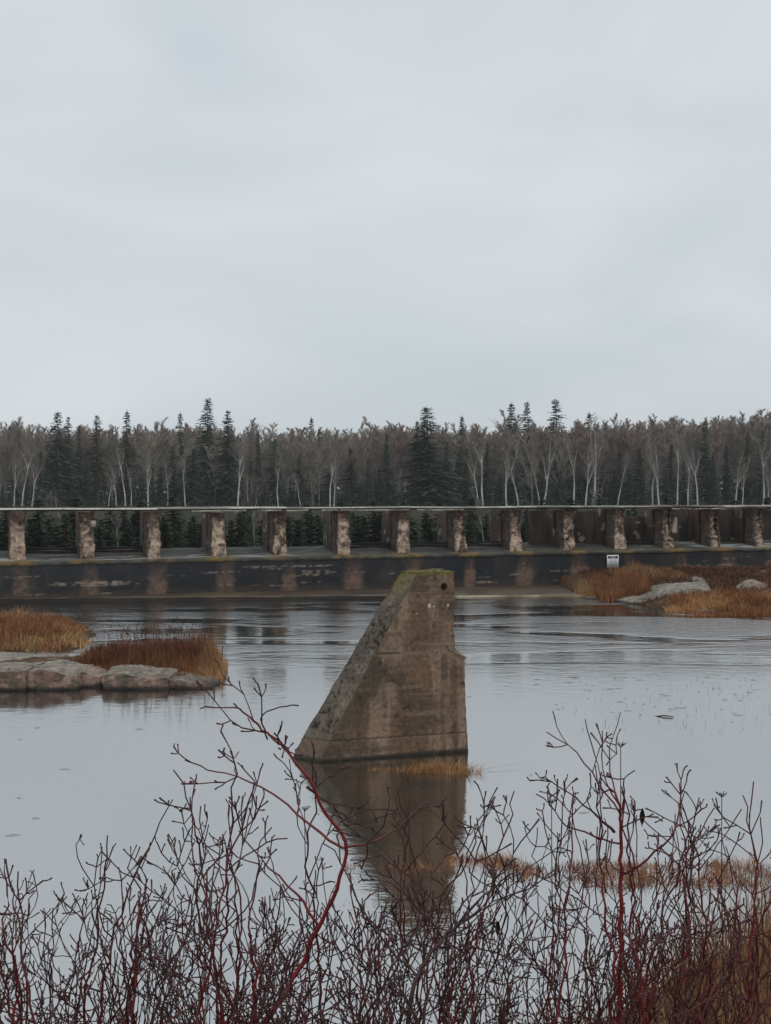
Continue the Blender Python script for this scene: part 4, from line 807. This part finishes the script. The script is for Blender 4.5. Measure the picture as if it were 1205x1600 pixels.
# tall spruces that can be told apart: (column, top row, distance, variant, width, label)
SPR = [
 (87, 642, 190, 2, 1.25, 'ragged dark spruce with a knobbed top, leftmost of the tall ones'), (107, 650, 192, 0, 1.0, 'dark spruce touching the right side of the knob topped spruce'), (127, 664, 194, 1, .9, 'lower spruce just right of the two leftmost dark ones'),
 (150, 647, 195, 4, 1.1, 'yellowish green spruce with a dark pointed top'), (196, 640, 196, 3, 1.2, 'small pointed spruce tip above the third pier from the left side'), (240, 697, 188, 3, .8, 'short narrow dark spruce above the third pier'),
 (283, 643, 200, 3, 1., 'slim spruce tip left of the tallest spruce'), (320, 620, 196, 2, 1.1, 'tallest spruce, with open feathery top, near the fourth pier'), (357, 640, 186, 0, 1.25, 'broad layered spruce right of the tallest one'),
 (407, 677, 190, 1, .9, 'narrow spruce left of the fifth pier'), (428, 680, 187, 0, 1.15, 'dark broad spruce above the fifth pier'), (483, 650, 200, 3, .9, 'spruce tip standing alone between the fifth and sixth piers'), (501, 668, 201, 3, .7, 'tiny spruce tip right of the lone tip'),
 (607, 676, 190, 1, 1.1, 'slender spruce left of the buttress top'), (574, 715, 186, 0, 1.1, 'short spruce between the sixth and seventh piers'), (650, 657, 189, 1, 1.1, 'spruce close on the left of the massive central one'), (671, 634, 186, 2, 1.75, 'massive dark spruce with a thin spire above the buttress'), (700, 690, 185, 0, 1.3, 'bushy spruce leaning on the massive one from the right'),
 (719, 648, 197, 3, 1., 'pointed spruce tip right of the massive spruce'), (798, 627, 200, 3, 1.25, 'tall narrow spruce above the ninth pier'), (827, 627, 200, 1, 1.25, 'short crowned spruce tip right of the ninth pier'), (870, 623, 196, 1, 1.6, 'tall open spruce above the tenth pier'),
 (918, 643, 199, 3, 1.3, 'narrow spruce tip between the tenth and eleventh piers'), (945, 657, 202, 3, .8, 'faint small spruce tip above the warning sign'), (1105, 656, 188, 0, 1., 'dark conical spruce above the thirteenth pier'), (1137, 695, 190, 3, .9, 'thin spruce column right of the dark conical one'),
 (1166, 674, 191, 4, 1., 'brownish spruce above the last piers'), (1192, 670, 190, 1, .9, 'spruce nearest the right edge'), (1118, 705, 185, 0, .9, 'low bluish spruce under the dark conical one'), (730, 700, 188, 4, .9, 'yellow green spruce right of the massive spruce'),
]
for i, (px, py, Y, v, w_, lab) in enumerate(SPR):
    X, Y, z = gpt(px, Y*1.5); top = H+(HY-py)/F*Y; sc = (top-z)/22
    tree('spruce_tree', SPV[v], (X, Y, z), sc, i*1.7, lab, 'spruce tree', 'tall spruces in the forest behind the dam', w_*1.15)
rng = np.random.RandomState(77); LS = []
for i in range(92):
    px = -30+1265*(i+rng.rand())/92; Y = rng.uniform(275, 300); py = rng.uniform(712, 775) if i % 3 else rng.uniform(690, 730)
    if i % 11 == 4: continue
    X, Y, z = gpt(px, Y); sc = (H+(HY-py)/F*Y-z)/22
    e = tree('spruce_tree', SPV[rng.randint(4)], (X, Y, z), sc, rng.rand()*6, 'lower dark spruce hidden among the bare trunks of the forest', 'spruce tree', 'lower spruces in the forest behind the dam', 1.25/max(sc, .8)); LS.append((e, px))
finish_labels(LS, 'lower spruces', 'above')
# bare forest: individually the front ones
def skyline(px): return np.interp(px, [0, 60, 130, 240, 300, 400, 520, 600, 700, 800, 900, 980, 1060, 1140, 1205], [655, 660, 663, 662, 660, 668, 664, 660, 660, 658, 655, 655, 648, 643, 640])
for i in range(235):
    px = -45+1295*(i+rng.rand())/235; Y = rng.uniform(285, 339); X, Y, z = gpt(px, Y); py = skyline(px)+rng.uniform(-7, 46)*rng.rand()+(-12 if rng.rand() < .06 else 0)
    sc = (H+(HY-py)/F*Y-z)/18
    tree('bare_aspen', BAR[rng.randint(8)], (X, Y, z), sc, rng.rand()*6.28, 'leafless grey brown aspen in the dense forest behind the dam', 'tree', 'bare aspens of the forest', rng.uniform(1.0, 1.5))
# pale birches that stand out
LS = []
WB = [(22, 720), (35, 690), (50, 735), (170, 735), (182, 722), (196, 715), (205, 735), (262, 720), (372, 700), (388, 745), (516, 705), (522, 720), (470, 740), (755, 690), (748, 720), (792, 672), (850, 690), (843, 725), (897, 672), (925, 665), (915, 700), (965, 700), (1020, 715), (1030, 690), (1058, 672), (1075, 720), (1090, 705), (1150, 700), (1160, 740), (1192, 690), (1200, 730), (810, 715), (232, 700), (290, 720), (435, 730)]
for i, (px, py) in enumerate(WB):
    X, Y, z = gpt(px, 267+10*((i*7) % 10)/10); sc = (H+(HY-(py-12))/F*Y-z)/16
    sc *= 1+.13*math.sin(i*4.1); e = tree('paper_birch', WHT[i % 4], (X, Y, z), sc, i*2.1, 'pale barked birch standing at the front of the forest', 'birch tree', 'pale birches at the forest front', 1.); LS.append((e, px))
finish_labels(LS, 'pale birches', 'above')
# thin birches close behind the dam, seen through and above the piers
for i, (px, py, Y, lab) in enumerate(((185, 800, 70, 'many stemmed white birch bush behind the gap between second and third piers'), (398, 745, 72, 'thin forked white birch behind the gap left of the fifth pier'), (377, 770, 72, 'slender white birch standing just left of the forked one'), (125, 748, 74, 'thin leaning birch above the second pier'), (930, 765, 84, 'thin white birch behind the gap between tenth and eleventh piers'), (757, 770, 80, 'thin twiggy birch behind the gap right of the eighth pier'))):
    X, Y, z = gpt(px, Y); sc = (H+(HY-py)/F*Y-z)/6; e = tree('young_birch', NEAR[i % 3], (X, Y, z), sc, i*1.3, lab, 'birch tree', 'young birches close behind the dam')
    if i == 3: e.rotation_euler = (0, math.radians(-25), 0)
# low spruces close behind the dam
LS = []
for i in range(150):
    px = -40+1290*(i+rng.rand())/150; X = (px-HX)/F*72; u = (X-DA[0])/DU[0]; Yd = DA[1]+DU[1]*u
    Y = Yd+rng.uniform(6, 22); X, Y, z = gpt(px, Y); top = rng.uniform(3.5, 4.4) if i % 6 else rng.uniform(4.5, 5.2)
    if px > 760 and i % 2: top *= .85
    e = tree('young_spruce', SML[i % 3], (X, Y, z), (top-z)/5*1.02, rng.rand()*6, 'low dark young spruce seen through the gaps between the piers', 'spruce tree', 'young spruces close behind the dam', 1.7); LS.append((e, px))
finish_labels(LS, 'low young spruces', 'seen')
# far wood as one mass
mb = MB(); vs = []
for me_t, me_c in BAR[:5]+SPV[:1]:
    arr = []
    for me in (me_t, me_c):
        co = np.empty(len(me.vertices)*3); me.vertices.foreach_get('co', co); c = np.empty(len(me.vertices)*4); me.color_attributes['col'].data.foreach_get('color', c)
        tri = []; 
        for p in me.polygons: tri.append(tuple(p.vertices))
        arr.append((co.reshape(-1, 3), c.reshape(-1, 4)[:, :3], [t for t in tri if len(t) == 4], [t for t in tri if len(t) == 3]))
    vs.append(arr)
for i in range(250):
    px = -80+1365*(i+rng.rand())/250; Y = rng.uniform(342, 393); X, Y, z = gpt(px, Y); py = skyline(px)+rng.uniform(2, 24); sc = (H+(HY-py)/F*Y-z)/18; k_ = 5 if i % 4 == 0 else rng.randint(5)
    if k_ == 5: sc *= rng.uniform(.35, .6)*(1 if i % 2 else 1.2)
    a_ = rng.rand()*6.28; R_ = np.array([[math.cos(a_), math.sin(a_), 0], [-math.sin(a_), math.cos(a_), 0], [0, 0, 1]])
    for co, c, q, t in vs[k_]:
        mb.add((co*([2.2, 2.2, 1] if k_ == 5 else [1.5, 1.5, 1])) @ R_*sc+[X, Y, z], q or None, t or None, c*.95)
tag(mb.build('far_woods', M_fine), 'brown grey mass of leafless woods behind the front trees', 'woods', kind='stuff')
# drizzle haze: one closed box of air round the whole scene
mh = bpy.data.materials.new('thin_haze'); mh.use_nodes = True; hn = mh.node_tree; hn.nodes.clear(); ho = hn.nodes.new('ShaderNodeOutputMaterial'); hv = hn.nodes.new('ShaderNodeVolumePrincipled')
hv.inputs['Color'].default_value = (.86, .89, .92, 1); hv.inputs['Density'].default_value = .00022; hn.links.new(hv.outputs[0], ho.inputs['Volume'])
mb = MB(); mb.box((-1600, -200, -3), (1600, 2100, 60)); tag(mb.build('haze', mh), 'thin drizzle haze over the river', kind='stuff')
print('faces', sum(len(m.polygons) for m in bpy.data.meshes), 'objects', len(S.objects))
